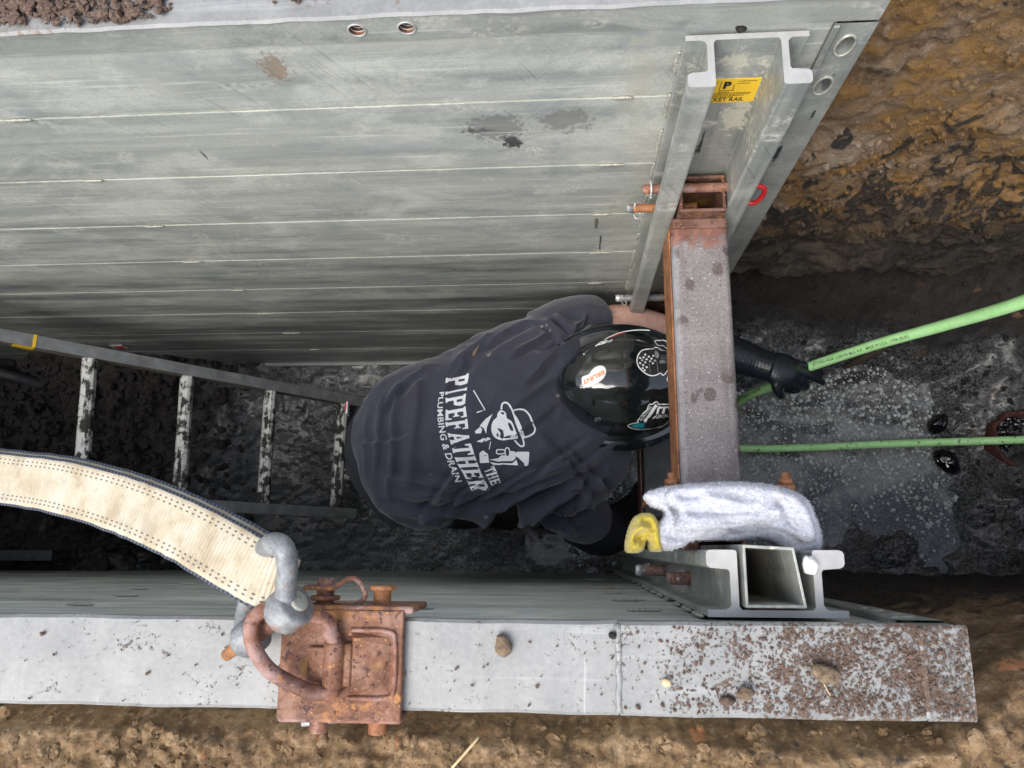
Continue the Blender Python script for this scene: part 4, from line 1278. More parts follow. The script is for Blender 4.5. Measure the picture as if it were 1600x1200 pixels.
def make_person():
    # ---- torso cloth
    ZM = -.935
    secs = [(553, 672, 690, .015, .02), (558, 655, 712, .045, .05), (575, 622, 765, .075, .08), (600, 590, 804, .095, .10), (630, 573, 826, .105, .11), (665, 563, 830, .112, .11), (700, 552, 822, .115, .105),
            (745, 528, 806, .118, .10), (790, 508, 796, .120, .10), (835, 497, 800, .118, .10), (880, 492, 806, .108, .10), (920, 508, 800, .088, .09), (955, 545, 770, .06, .07), (985, 590, 735, .03, .05)]
    m = MB(); n = 44; rows = []
    for x, a, b, up, dn in secs:
        c, ry = section(x, a, b, ZM); rows.append(superring(c, ry, up, dn, n))
    V = [p for r in rows for p in r]; F = []
    for i in range(len(rows) - 1):
        for k in range(n):
            l = (k + 1) % n; F.append((i * n + k, i * n + l, (i + 1) * n + l, (i + 1) * n + k))
    F.append(tuple(range(n - 1, -1, -1))); F.append(tuple((len(rows) - 1) * n + k for k in range(n)))
    m.add(V, F)
    # hanging skirt of the shirt around the hips
    # sleeves
    L0, L1, L2 = U(850, 535, z=-.945), U(897, 508, z=-.965), U(934, 499, z=-1.00)
    m.tube(crom([L0, L1, L2], 5), lerp_list([.085, .075, .062], 11), 20)
    R0, R1, R2 = U(860, 760, z=-.955), U(895, 795, z=-1.0), U(922, 815, z=-1.06)
    m.tube(crom([R0, R1, R2], 5), lerp_list([.083, .075, .064], 11), 20)
    V, N, F = remesh(m, .0052, 10)
    # cloth folds: (from, to, width px, depth m) drawn along the back
    folds = [((690, 826), (800, 775), 9, .010), ((720, 835), (850, 785), 8, .009), ((650, 800), (760, 800), 10, .008), ((640, 775), (740, 785), 11, .006), ((610, 745), (720, 770), 12, .005),
             ((760, 810), (900, 770), 9, .010), ((820, 800), (930, 745), 9, .008), ((800, 770), (900, 720), 10, .006), ((850, 690), (930, 790), 11, .007), ((880, 700), (950, 770), 9, .007),
             ((868, 560), (820, 600), 10, .006), ((872, 590), (800, 640), 11, .005), ((880, 540), (850, 500), 8, .007), ((900, 520), (870, 490), 6, .006), ((845, 560), (905, 525), 7, .008), ((770, 520), (700, 590), 14, .004),
             ((660, 590), (640, 760), 16, .0035), ((600, 620), (590, 740), 12, .004), ((625, 600), (610, 780), 12, .004), ((575, 640), (572, 740), 10, .003), ((730, 560), (700, 620), 12, .004), ((905, 790), (950, 730), 9, .008), ((850, 810), (905, 830), 7, .008),
             ((660, 815), (720, 740), 7, .006), ((700, 800), (780, 735), 6, .006), ((740, 795), (850, 730), 6, .007), ((600, 790), (700, 815), 8, .007), ((780, 790), (880, 745), 6, .008), ((900, 740), (965, 690), 7, .007), ((840, 745), (925, 690), 7, .006),
             ((862, 520), (800, 560), 6, .007), ((830, 505), (760, 545), 7, .006), ((915, 485), (890, 530), 5, .007), ((930, 500), (905, 530), 5, .006), ((870, 640), (800, 690), 8, .004), ((655, 580), (600, 640), 8, .005), ((560, 700), (640, 690), 8, .004), ((880, 825), (930, 800), 5, .008), ((870, 805), (915, 775), 5, .007)]
    d = np.zeros(len(V))
    for i, (a, b, w, h) in enumerate(folds):
        A = np.array(U(*a, z=-.86)[:2]); B = np.array(U(*b, z=-.86)[:2]); w = w / FPX * 1.75 * .72
        P = V[:, :2]; AB = B - A; t = ((P - A) @ AB) / (AB @ AB)
        wob = .006 * np.array(vnoise(t * 3, i, 0, 3))
        nx = np.array([-AB[1], AB[0]]) / np.linalg.norm(AB)
        dist = (P - A) @ nx + wob
        env = sstep(-.15, .2, t) * (1 - sstep(.75, 1.15, t))
        d += h * env * (1.15 * np.exp(-np.abs(dist) / (w * .9)) * (dist < 0) + 1.15 * np.exp(-(dist / (w * .45)) ** 2) * (dist >= 0) - .75 * np.exp(-((dist - 1.5 * w) / (w * 1.0)) ** 2))
    d *= 2.3
    d += .006 * fbm(V[:, 0] * 8, V[:, 1] * 8, V[:, 2] * 8, 3, 120) + .0085 * sstep(-.45, .45, fbm(V[:, 0] * 4, V[:, 1] * 4, 3, 2, 124)) * (np.abs(fbm(V[:, 0] * 6 + V[:, 1] * 17 + .8 * fbm(V[:, 0] * 9, V[:, 1] * 9, 1, 2, 126), V[:, 1] * 4 - V[:, 0] * 10, V[:, 2] * 9, 2, 122)) ** .6 * -1.6 + .5) + .0014 * fbm(V[:, 0] * 40, V[:, 1] * 24, V[:, 2] * 40, 2, 121)
    V = V + N * (d * np.where(N[:, 2] > -.3, 1, .4))[:, None]
    shirt = mesh_from('shirt', V, F, M['shirt'], person)
    bvh = BVHTree.FromPolygons([Vector(v) for v in V], F)
    # hem and sleeve seams
    D = Decals(bvh)
    # ---- printing on the back
    base = smooth_line([(697, 590), (696, 628), (697, 664), (703, 690), (714, 722), (738, 768)])
    top = smooth_line([(733, 583), (728, 622), (730, 657), (736, 692), (747, 727), (767, 768)])
    word = 'PIPEFATHER'; wd = {'I': .62, 'P': 1.0, 'E': 1.0, 'F': .95, 'A': 1.08, 'T': 1.0, 'H': 1.1, 'R': 1.1}
    tot = sum(wd[c] + .07 for c in word); x = 0; Vs = []; Fs = []
    for ch in word:
        for poly in slab(ch):
            k = len(Vs); q = [((x + px * wd[ch]) / tot, py) for px, py in poly]
            Vs += [map_between(base, top, s, .5 + (h - .5) * (1.0 + .04 * math.sin(s * 20))) for s, h in q]; Fs.append(tuple(range(k, k + len(poly))))
        x += wd[ch] + .07
    for i in range(len(Fs)): pass
    D.put('lettering', Vs, Fs, M['print'], shirt, maxpx=5)
    def line_text(s, base, top, bold=.015, mat='print', nm='lettering', body=None, sp=1.05):
        v, f = text_mesh(s, 1, bold, 0, sp); v = fit_box(v)
        v, f = subdiv2d([(a * 8, b) for a, b in v], f, .5); v = [(a / 8, b) for a, b in v]
        (body or D).put(nm, [map_between(base, top, a, b) for a, b in v], f, M[mat], shirt, maxpx=5)
    line_text('PLUMBING & DRAIN', smooth_line([(687, 613), (683, 640), (686, 672), (693, 704), (711, 753)]), smooth_line([(694, 612), (692, 640), (696, 672), (704, 704), (722, 752)]))
    Vs = []; Fs = []; x = 0; b_, t_ = [(755, 733), (768, 759)], [(772, 727), (783, 755)]
    for ch in 'THE':
        for poly in slab(ch):
            k = len(Vs); Vs += [map_between(b_, t_, (x + px) / 3.2, py) for px, py in poly]; Fs.append(tuple(range(k, k + len(poly))))
        x += 1.08
    D.put('lettering', Vs, Fs, M['print'], shirt, maxpx=5)
    # ---- emblem: man in a hat holding a pipe wrench
    C = lambda pts: [(680 + x / 5.717, 570 + y / 5.717) for x, y in pts]
    def poly(pts, mat='print', sm=True):
        P = smooth2d(C(pts), 4) if sm else C(pts)
        D.put('emblem', P, [tuple(range(len(P)))], M[mat], shirt, maxpx=5)
    def stroke(pts, w, closed=False, sm=True):
        P = smooth2d(C(pts), 5, closed) if sm else C(pts)
        v, f = stroke2d(P, w / 5.717, closed); D.put('emblem', v, f, M['print'], shirt, maxpx=5)
    stroke([(592, 400), (598, 352), (635, 338), (672, 372), (700, 440), (725, 520), (760, 610), (788, 680), (790, 722), (765, 728), (735, 705), (708, 672)], 15)
    stroke([(698, 408), (745, 396), (800, 408), (845, 455), (872, 525), (893, 575), (880, 612), (840, 638), (795, 650)], 15)
    poly([(704, 445), (735, 478), (768, 545), (790, 610), (800, 655), (778, 660), (758, 600), (730, 520)])
    poly([(556, 440), (575, 412), (600, 408), (632, 432), (640, 478), (682, 505), (708, 560), (738, 650), (715, 660), (660, 668), (600, 676), (540, 655), (508, 610), (502, 550), (520, 500), (552, 470)])
    poly([(585, 425), (618, 428), (605, 448)], 'print_dark')
    poly([(556, 568), (598, 580), (612, 610), (614, 650), (596, 662), (578, 640), (584, 610)], 'print_dark')
    poly([(550, 612), (566, 618), (564, 646), (552, 636)], 'print_dark')
    poly([(650, 520), (676, 530), (698, 580), (690, 594), (668, 575)], 'print_dark')
    poly([(614, 648), (655, 634), (700, 632), (700, 642), (640, 658)], 'print_dark')
    poly([(512, 440), (450, 485), (396, 548), (432, 565), (456, 618), (462, 560), (484, 500)], sm=False)
    poly([(358, 595), (400, 555), (420, 578), (408, 612), (364, 616)], sm=False)
    poly([(370, 684), (430, 655), (462, 660), (418, 696)], sm=False); poly([(440, 692), (468, 645), (498, 664)], sm=False)
    stroke([(495, 688), (488, 725), (482, 752)], 7)
    stroke([(342, 230), (445, 404), (372, 426)], 10, sm=False)
    poly([(394, 792), (430, 764), (472, 806), (486, 872), (400, 876)], sm=False)
    stroke([(436, 790), (470, 812)], 5, sm=False)
    for q in ([(548, 768), (560, 758), (615, 758), (624, 775), (612, 790), (556, 794)], [(628, 748), (660, 748), (664, 812), (630, 814)]): stroke(q, 11, True)
    poly([(482, 842), (560, 832), (590, 806), (655, 812), (668, 768), (712, 772), (718, 838), (690, 858), (560, 864)], sm=False)
    poly([(490, 866), (560, 880), (690, 880), (726, 848), (742, 898), (520, 890)], sm=False)
    poly([(724, 778), (826, 778), (840, 800), (836, 872), (820, 896), (796, 896), (800, 830), (724, 822)])
    # small mud splash
    P = smooth2d([(740, 548), (746, 543), (749, 537), (744, 551), (741, 557), (738, 553)], 4)
    D.put('mud_splash', P, [tuple(range(len(P)))], M['clod'], shirt, .0012)

    # ---- body: one continuous skinned figure
    J = {}; E_ = []; Rr = []
    pts = []
    def j(name, p, r, par=None):
        J[name] = len(pts); pts.append(tuple(p)); Rr.append(r if isinstance(r, tuple) else (r, r))
        if par: E_.append((J[par], J[name]))
    pel = U(610, 700, z=-.98)
    j('pelvis', pel, (.15, .085)); 
    ch1 = U(720, 675, z=-.94); ch2 = U(830, 645, z=-.94)
    j('waist', ch1, (.14, .085), 'pelvis'); j('chest', ch2, (.16, .085), 'waist')
    nk = U(915, 635, z=-.96); j('neck', nk, .058, 'chest')
    hd = Vector((.105, .435, -.955)); j('skull_base', hd, (.072, .08), 'neck'); j('head', hd + Vector((.025, 0, .06)), (.075, .09), 'skull_base')
    j('chin', hd + Vector((.065, 0, -.055)), (.04, .035), 'skull_base')
    Ls = U(868, 530, z=-.955); Le = U(972, 500, z=-1.02); Lf = U(1060, 526, z=-1.08); Lw = U(1178, 565, z=-1.130)
    j('sh_l', Ls, .062, 'chest'); j('el_l', Le, .050, 'sh_l'); j('fa_l', Lf, .048, 'el_l'); j('wr_l', Lw, .029, 'fa_l'); j('ha_l', U(1210, 577, z=-1.15), (.036, .018), 'wr_l')
    Rs = U(875, 770, z=-.97); Re = U(945, 830, z=-1.16); Rw = U(1030, 770, z=-1.36)
    j('sh_r', Rs, .062, 'chest'); j('el_r', Re, .047, 'sh_r'); j('fa_r', (Re + Rw) / 2, .042, 'el_r'); j('wr_r', Rw, .029, 'fa_r'); j('ha_r', Rw + (Rw - Re).normalized() * .07, (.036, .02), 'wr_r')
    for s, nm in ((1, 'l'), (-1, 'r')):
        hip = pel + Vector((.02, .085 * s, -.05)); kn = Vector((-.30, .33 + .115 * s, -1.37)); an = Vector((-.36, .33 + .12 * s, -1.76))
        j('hip_' + nm, hip, .085, 'pelvis'); j('kn_' + nm, kn, .062, 'hip_' + nm); j('ca_' + nm, kn * .6 + an * .4 + Vector((-.02, 0, 0)), .06, 'kn_' + nm); j('an_' + nm, an, .04, 'ca_' + nm)
        j('to_' + nm, an + Vector((.13, .02 * s, -.05)), (.035, .025), 'an_' + nm)
    me = bpy.data.meshes.new('b'); me.from_pydata(pts, E_, [])
    o = bpy.data.objects.new('b', me); COL.objects.link(o)
    sk = o.modifiers.new('s', 'SKIN'); sk.use_smooth_shade = True
    for i, sv in enumerate(me.skin_vertices[0].data): sv.radius = Rr[i]; sv.use_root = (i == 0)
    o.modifiers.new('u', 'SUBSURF').levels = 2
    dg = bpy.context.evaluated_depsgraph_get(); dg.update()
    m2 = bpy.data.meshes.new_from_object(o.evaluated_get(dg))
    BV = [tuple(v.co) for v in m2.vertices]; BF = [tuple(p.vertices) for p in m2.polygons]
    bpy.data.objects.remove(o); bpy.data.meshes.remove(me); bpy.data.meshes.remove(m2)
    mesh_from('body', BV, BF, M['skin'], person)
    # face under the brim
    fc = hd + Vector((.085, 0, .0))
    m = MB(); m.ball(fc + Vector((.02, 0, -.005)), .016, 2, 1.1, .75, 1.2); m.build('nose', M['skin'], person, True)
    for s in (1, -1):
        m = MB(); m.ball(hd + Vector((.086, .03 * s, .022)), .012, 2); m.build('eye', M['white'], person, True)
        m = MB(); m.ball(hd + Vector((.015, .078 * s, .005)), .026, 2, .7, .3, 1.2); m.build('ear', M['skin'], person, True)
    m = MB(); m.ball(hd + Vector((.084, 0, -.048)), .014, 2, .6, 1.6, .35); m.build('mouth', M['skin'], person, True)
    # trousers and boots
    m = MB()
    m.ball(pel + Vector((0, 0, .0)), .15, 3, .75, 1.0, .62)
    for nm in 'lr':
        a, b, c, d = (Vector(pts[J[k + nm]]) for k in ('hip_', 'kn_', 'ca_', 'an_'))
        m.tube(crom([a, b, c, d], 6), lerp_list([.108, .082, .078, .062], 19), 18)
    V, N, F = remesh(m, .010, 6)
    V = V + N * (.004 * fbm(V[:, 0] * 12, V[:, 1] * 12, V[:, 2] * 22, 3, 130))[:, None]
    mesh_from('trousers', V, F, M['denim'], person)
    for nm in 'lr':
        d, e = Vector(pts[J['an_' + nm]]), Vector(pts[J['to_' + nm]])
        m = MB(); m.tube([d + Vector((0, 0, .14)), d + Vector((0, 0, .04)), d + Vector((0, 0, -.06))], [.07, .064, .06], 18)
        m.tube([d + Vector((-.05, 0, -.05)), d + Vector((.05, 0, -.035)), e + Vector((.05, 0, -.01))], [.056, .060, .054], 18, flat=.95)
        V, N, F = remesh(m, .009, 4); mesh_from('boot', V, F, M['boot'], person)
    # black undersleeve on the right arm
    m = MB(); m.tube(crom([Rs, Re, Rw], 8), lerp_list([.070, .064, .046], 17), 16)
    V, N, F = remesh(m, .007, 4)
    mesh_from('undersleeve', V, F, M['sleeve'], person)
    # ---- gloves
    def glove(wrist, path_cuff, palm_c, fwd, side, up, curl, thumbside, rad=.0104):
        m = MB()
        m.tube(path_cuff + [palm_c - fwd * .03], lerp_list([.061, .057, .042, .038], len(path_cuff) + 1), 18, flat=.85)
        m.ball(palm_c, .050, 3, 1, 1, 1)
        V0 = m.v[-162:]
        k = len(m.v) - 162
        for i in range(k, len(m.v)):
            d = Vector(m.v[i]) - palm_c
            m.v[i] = tuple(palm_c + fwd * d.dot(fwd) * 1.05 + side * d.dot(side) * .95 + up * d.dot(up) * .48)
        for i, (o_, ln) in enumerate([(-.030, .062), (-.010, .075), (.011, .070), (.030, .056)]):
            b = palm_c + side * o_ + fwd * .030
            ang = 0; P = [b - fwd * .02, b]; dcur = fwd.copy()
            for sgm, fr in enumerate((.42, .33, .25)):
                ang += curl[i] * (.6 if sgm == 0 else 1.0)
                dcur = fwd * math.cos(ang) - up * math.sin(ang)
                P.append(P[-1] + dcur * ln * fr * 1.5)
            m.tube(crom(P, 4), lerp_list([rad * 1.15, rad * 1.1, rad, rad * .95, rad * .8], len(crom(P, 4))), 12)
            m.ball(P[-1], rad * .82, 2)
        tb = palm_c + side * thumbside * .036 - fwd * .012
        P = [palm_c, tb, tb + (fwd * .6 + side * thumbside * .7 - up * .3).normalized() * .03, tb + (fwd * .9 + side * thumbside * .45 - up * .7).normalized() * .058]
        m.tube(crom(P, 4), lerp_list([.014, .0125, .011, .009], 13), 12); m.ball(P[-1], .009, 2)
        V, N, F = remesh(m, .0032, 3)
        # rubber creases across the cuff
        a = (V - np.array(palm_c)) @ np.array(fwd)
        V = V + N * (.0007 * np.sin(a * 760 + 3 * fbm(V[:, 0] * 30, V[:, 1] * 30, V[:, 2] * 30, 2, 7)) * (1 - sstep(-.05, .02, a)))[:, None]
        return mesh_from('glove', V, F, M['glove'], person)
    gc = U(1222, 579, z=-1.132)
    fwd = (U(1280, 596, z=-1.160) - gc).normalized(); up = Vector((0, 0, 1)); up = (up - fwd * up.dot(fwd)).normalized(); side = fwd.cross(up)
    glove(Lw, [U(1050, 524, z=-1.076), U(1110, 543, z=-1.11), Lw], gc, fwd, side, up, [.14, .20, .50, .85], 1.0)
    hc = Rw + (Rw - Re).normalized() * .055
    fwd = (Rw - Re).normalized(); up = Vector((0, 0, 1)); up = (up - fwd * up.dot(fwd)).normalized(); side = fwd.cross(up)
    glove(Rw, [Rw - fwd * .06, Rw - fwd * .03, Rw], hc, fwd, side, up, [.4, .4, .45, .5], -1.0)
    # ---- card tucked into the back pocket
    a = U(541, 648, z=-.95)
    m = MB(); m.bar(a + Vector((-.004, .016, -.03)), a + Vector((.004, .016, .012)), .030, .004, (1, 0, 0)); m.build('pocket_card', M['white'], person, bevel=.001)
    m = MB(); m.bar(a + Vector((-.003, .020, -.005)), a + Vector((.002, .020, .0125)), .020, .0045, (1, 0, 0)); m.build('pocket_card', M['skin_tag'], person)
    make_helmet(hd)

def make_helmet(hd):
    c = U(968, 605, z=-.87); cx, cy, z0 = c.x, c.y, -.87   # brim plane centre
    ry = .147; rx = .196
    tiltm = Matrix.Rotation(math.radians(4), 3, 'X') @ Matrix.Rotation(math.radians(3), 3, 'Y')
    n = 128; V = []; F = []
    # profile: s = fraction of brim radius, z
    prof = [(.995, -.004), (1.0, -.001), (.995, .002), (.96, .0005), (.90, -.001), (.84, .002), (.77, .006), (.735, .014), (.722, .030), (.706, .052), (.675, .076), (.62, .098), (.54, .114), (.42, .124), (.29, .130), (.15, .133), (.04, .134)]
    rows = []
    fine = []
    for i in range(len(prof) - 1):
        for k in range(4): t = k / 4; fine.append((prof[i][0] * (1 - t) + prof[i + 1][0] * t, prof[i][1] * (1 - t) + prof[i + 1][1] * t))
    fine.append(prof[-1])
    for s, z in fine:
        row = []
        for k in range(n):
            a = 2 * math.pi * k / n
            x, y = s * rx * math.cos(a), s * ry * math.sin(a)
            zz = z
            if s < .73:
                # broad centre ridge from front to back, flat side panels with a stepped edge
                rid = math.exp(-(y / .030) ** 4) * sstep(.0, .03, z)
                zz += .0055 * float(rid)
                pan = float(sstep(.036, .041, abs(y)) * (1 - sstep(.080, .088, abs(y) + .35 * max(0, abs(x - .0) - .045))) * (1 - sstep(.066, .074, abs(x))))
                zz -= .0048 * pan
                back = float((1 - sstep(-.098, -.092, x)) * (1 - sstep(.040, .046, abs(y))))
                x -= .004 * back * (1 if z < .09 else 0)
            elif s > .84:
                zz += .006 * (abs(math.sin(a)) ** 2) * (s - .84) / .16
            row.append(tiltm @ Vector((x, y, zz)))
        rows.append(row)
    V = [Vector((cx, cy, z0)) + p for r in rows for p in r]
    for i in range(len(rows) - 1):
        for k in range(n):
            l = (k + 1) % n; F.append((i * n + k, i * n + l, (i + 1) * n + l, (i + 1) * n + k))
    F.append(tuple((len(rows) - 1) * n + k for k in range(n)))
    hat = mesh_from('hard_hat', V, F, M['helmet'], person)
    sm = hat.modifiers.new('solid', 'SOLIDIFY'); sm.thickness = .0025; sm.offset = -1
    D = Decals(BVHTree.FromPolygons(V, F))
    def pol(pts, mat, nm='helmet_sticker', label=None, sm=True, n=4):
        P = smooth2d(pts, n) if sm else pts
        return D.put(nm, P, [tuple(range(len(P)))], M[mat], hat, .0006, 4, label)
    def strk(pts, w, mat='white', closed=False, sm=True):
        P = smooth2d(pts, 5, closed) if sm else pts
        v, f = stroke2d(P, w, closed); D.put('sticker_print', v, f, M[mat], hat, .0006, 4)
    def txt(s, base, top, mat, bold=.03, shear=0.0):
        v, f = text_mesh(s, 1, bold, shear); v = fit_box(v)
        D.put('sticker_print', [map_between(base, top, a, b) for a, b in v], f, M[mat], hat, .0006, 4)
    Q = lambda pts: [(890 + x / 9.41, 510 + y / 9.41) for x, y in pts]       # from an enlargement of the crown
    H = lambda pts: [(970 + x / 13.33, 620 + y / 13.33) for x, y in pts]
    # boot sole sticker
    pol(Q([(178, 800), (190, 740), (280, 705), (330, 640), (400, 590), (470, 580), (522, 610), (535, 680), (500, 760), (430, 820), (340, 865), (240, 900), (200, 900)]), 'white', label='white boot sole sticker with orange lettering BRUNT')
    txt('TNURB'[::-1], Q([(520, 650), (190, 830)])[::-1], Q([(505, 715), (215, 880)])[::-1], 'orange', .03) if False else txt('BRUNT', Q([(500, 640), (185, 800)]), Q([(520, 700), (205, 860)]), 'orange', .035)
    # rim stripe sticker
    v, f = stroke2d(smooth2d(Q([(380, 295), (480, 220), (600, 150), (760, 90), (920, 58), (1080, 52), (1180, 58)]), 5, False), 1.3); D.put('helmet_sticker', v, f, M['white'], hat, .0006, 4, 'thin red and white stripe sticker')
    v, f = stroke2d(smooth2d(Q([(600, 165), (700, 120), (820, 82)]), 5, False), 1.5); D.put('sticker_print', v, f, M['red'], hat, .0006, 4)
    pol(Q([(400, 285), (470, 235), (560, 190), (640, 175), (645, 195), (600, 235), (540, 245), (460, 275), (450, 262)]), 'white')
    strk(Q([(205, 415), (225, 400), (280, 350)]), 1.0, 'grey_ink'); pol(Q([(205, 400), (225, 410), (218, 425), (206, 418)]), 'white')
    # skull with a flag pattern
    sk = [(1010, 420), (1060, 360), (1130, 340), (1230, 335), (1245, 315), (1300, 325), (1345, 355), (1450, 362), (1462, 366), (1462, 641), (1455, 645), (1430, 660), (1400, 700), (1365, 718), (1335, 690), (1260, 720), (1190, 725), (1110, 690), (1050, 640), (1005, 580), (990, 500)]
    pol(Q(sk), 'ink', sm=False, label='black skull sticker with stars and stripes, partly under the brace')
    strk(Q(sk), 1.5, 'white', True)
    strk(Q([(1470, 358), (1400, 310), (1370, 285), (1310, 285), (1262, 245), (1252, 212), (1330, 210), (1370, 200), (1420, 220), (1450, 270), (1500, 310)]), 1.3)
    strk(Q([(1500, 715), (1450, 730), (1428, 780), (1450, 820), (1510, 832)]), 1.3)
    r = random.Random(5)
    stars = [(1035, 470), (1085, 460), (1110, 420), (1065, 505), (1130, 490), (1160, 450), (1035, 545), (1110, 535), (1200, 480), (1180, 520), (1080, 575), (1130, 605), (1220, 550), (1225, 440), (1100, 650), (1070, 620), (1250, 515)]
    for sx, sy in stars:
        P = [(sx + (22 if k % 2 == 0 else 9) * math.cos(2 * math.pi * k / 10 + .3), sy + (22 if k % 2 == 0 else 9) * math.sin(2 * math.pi * k / 10 + .3)) for k in range(10)]
        D.put('sticker_print', Q(P), [tuple(range(10))], M['white'], hat, .0006, 4)
    for k in range(6):
        strk(Q([(1340, 440 + k * 22), (1490, 430 + k * 24)]), .8, 'grey_ink', sm=False)
    strk(Q([(1260, 350), (1275, 520), (1295, 690)]), 1.0, 'grey_ink'); strk(Q([(1165, 560), (1180, 680)]), .8, 'grey_ink', sm=False)
    pol(Q([(1240, 380), (1300, 390), (1310, 460), (1260, 470)]), 'grey_ink'); pol(Q([(1310, 520), (1370, 500), (1390, 540), (1330, 560)]), 'grey_ink')
    # brush shaped sticker
    brush = [(145, 585), (200, 545), (340, 520), (345, 470), (470, 310), (530, 260), (570, 150), (650, 135), (700, 100), (760, 100), (800, 145), (1040, 130), (1150, 150), (1150, 330), (1050, 420), (930, 560), (800, 610), (600, 645), (400, 655), (240, 635)]
    pol(H(brush), 'ink', label='black and teal sticker reading IT\'S ABOUT')
    strk(H([(1100, 130), (1040, 130), (800, 150), (760, 105), (700, 105), (650, 145), (580, 155), (530, 270), (470, 320), (345, 480), (355, 515), (200, 545), (145, 585), (240, 635), (400, 655), (600, 645)]), 1.5)
    strk(H([(600, 645), (800, 610), (930, 560), (1050, 420), (1085, 350)]), .7)
    pol(H([(190, 590), (330, 540), (470, 520), (490, 575), (470, 635), (320, 625)]), 'teal', sm=False)
    strk(H([(480, 500), (560, 400), (640, 290), (730, 160)]), 4.6, sm=True)
    txt('IT\'S', H([(720, 345), (1120, 310)]), H([(760, 190), (1150, 170)]), 'white', .05, .0)
    txt('ABOUT', H([(650, 440), (1080, 385)]), H([(690, 365), (1090, 330)]), 'white', .02)
    txt('SEABCO PIPE', H([(405, 495), (640, 215)]), H([(380, 470), (600, 180)]), 'white', .01)
    txt('ESV', [(930, 657), (940, 655)], [(930, 652), (940, 651)], 'grey_ink', .03)

make_person()

# ------------------------------------------------------------------ jetting hose
def make_hose():
    P = [U(1800, 395, z=-.30), U(1600, 471, z=-.60), U(1480, 507, z=-.82), U(1370, 538, z=-1.00), U(1265, 573, z=-1.155), U(1232, 588, z=-1.205), U(1205, 604, z=-1.28), U(1176, 615, z=-1.38), U(1146, 634, z=-1.52),
         U(1118, 660, z=-1.66), U(1112, 690, z=-1.74), U(1150, 700, z=-1.78), U(1240, 700, z=-1.80), U(1380, 694, z=-1.78), U(1500, 690, z=-1.735), U(1600, 687, z=-1.72), U(1780, 680, z=-1.72)]
    path = crom(P, 10)
    t = thing('jetting_hose', 'bright green printed hose in the worker\'s gloved hand, looping back along the water', 'hose', (.55, .5, -1.8))
    m = MB(); m.tube(path, .0130, 20); h = m.build('jacket', M['hose'], t, True)
    bvh = BVHTree.FromPolygons([Vector(v) for v in m.v], m.f)
    D = Decals(bvh)
    def put(s, base, top, bold=.0):
        v, f = text_mesh(s, 1, bold, 0, 1.1); v = fit_box(v); v, f = subdiv2d([(a * 30, b) for a, b in v], f, .6)
        D.put('lettering', [map_between(base, top, a / 30, b) for a, b in v], f, M['ink'], t, .0006, 6)
    put('JETTING HOSE  5,000 PSI MAX W.P.   MADE IN U.S.A.  1Y906 (02-01)', [(1271, 573), (1320, 558.5), (1375, 541.5), (1421, 528.5)], [(1269, 567.5), (1318, 553), (1373, 536), (1419, 523)], .012)
    put('JETTING HOSE', [(1152, 631), (1190, 610)], [(1149, 625), (1187, 605)], .02)
make_hose()

# ------------------------------------------------------------------ ladder
def make_ladder():
    t = thing('ladder', 'muddy straight ladder leaning in the trench behind the worker', 'ladder', (-.78, .39, -1.82))
    a1, a0 = Vector((-1.345, .616, -1.15)), Vector((-.790, .592, -1.75))
    b1, b0 = Vector((-1.325, .207, -1.15)), Vector((-.796, .196, -1.75))
    da, db = (a1 - a0), (b1 - b0)
    ext0, ext1 = -.09, 2.1
    for s, p0, d in ((1, a0, da), (-1, b0, db)):
        n = Vector((-d.z, 0, d.x)).normalized()
        if n.z < 0: n = -n
        sd_ = d.normalized().cross(n)
        q0, q1 = p0 + d * ext0, p0 + d * ext1
        y = Vector((0, s, 0))
        m = MB(); m.bar(q0 + n * .018, q1 + n * .018, .034, .0035, n); m.bar(q0 - n * .018, q1 - n * .018, .034, .0035, n)
        m.build('rail_flange', M['ladder'], t, bevel=.001)
        m = MB(); m.bar(q0 + y * -.0155, q1 + y * -.0155, .003, .034, n); m.build('rail', M['ladder_side'], t)
        if s > 0:
            k = (U(85, 540, z=-1.0).x - a0.x) / da.x
            c = a0 + da * 1.17
            m = MB(); m.bar(c + n * .0205, c + da.normalized() * .008 + n * .0205, .035, .0012, n)
            m.bar(c - y * .0178, c + da.normalized() * .05 - y * .0178, .0012, .030, n)
            m.build('label_sticker', M['yellow'], t)
    m0 = None
    for i in range(7):
        k = i / 3
        p, q = b0 + db * k, a0 + da * k
        d = da.normalized()
        n = Vector((-da.z, 0, da.x)).normalized(); n = n if n.z > 0 else -n
        m = MB()
        prof = [(-.019, -.010), (-.012, -.014), (.012, -.014), (.019, -.008), (.019, .006), (.010, .012), (-.012, .013), (-.019, .008)]
        V = []
        tilt = Matrix.Rotation(math.radians(-46), 3, 'Y')
        for c in (p + Vector((0, .014, 0)), q - Vector((0, .014, 0))):
            for a, b in prof: V.append(c + Vector((1, 0, 0)) * a + Vector((0, 0, 1)) * b)
        N = len(prof)
        F = [(j, (j + 1) % N, N + (j + 1) % N, N + j) for j in range(N)] + [tuple(range(N - 1, -1, -1)), tuple(range(N, 2 * N))]
        m.add(V, F); m.build('rung', M['rung'], t, bevel=.0015)
make_ladder()

# small sticker on the far panel wall
a = U(186, 541, Y=W)
m = MB(); m.box((a.x - .022, W - .0022, a.z - .022), (a.x + .022, W - .0012, a.z + .022))
o = m.build('wall_sticker', M['white'], far_panel)
m = MB(); m.box((a.x - .016, W - .0030, a.z - .020), (a.x + .016, W - .0024, a.z + .012)); o = m.build('sticker_print', M['skin_tag'], far_panel)

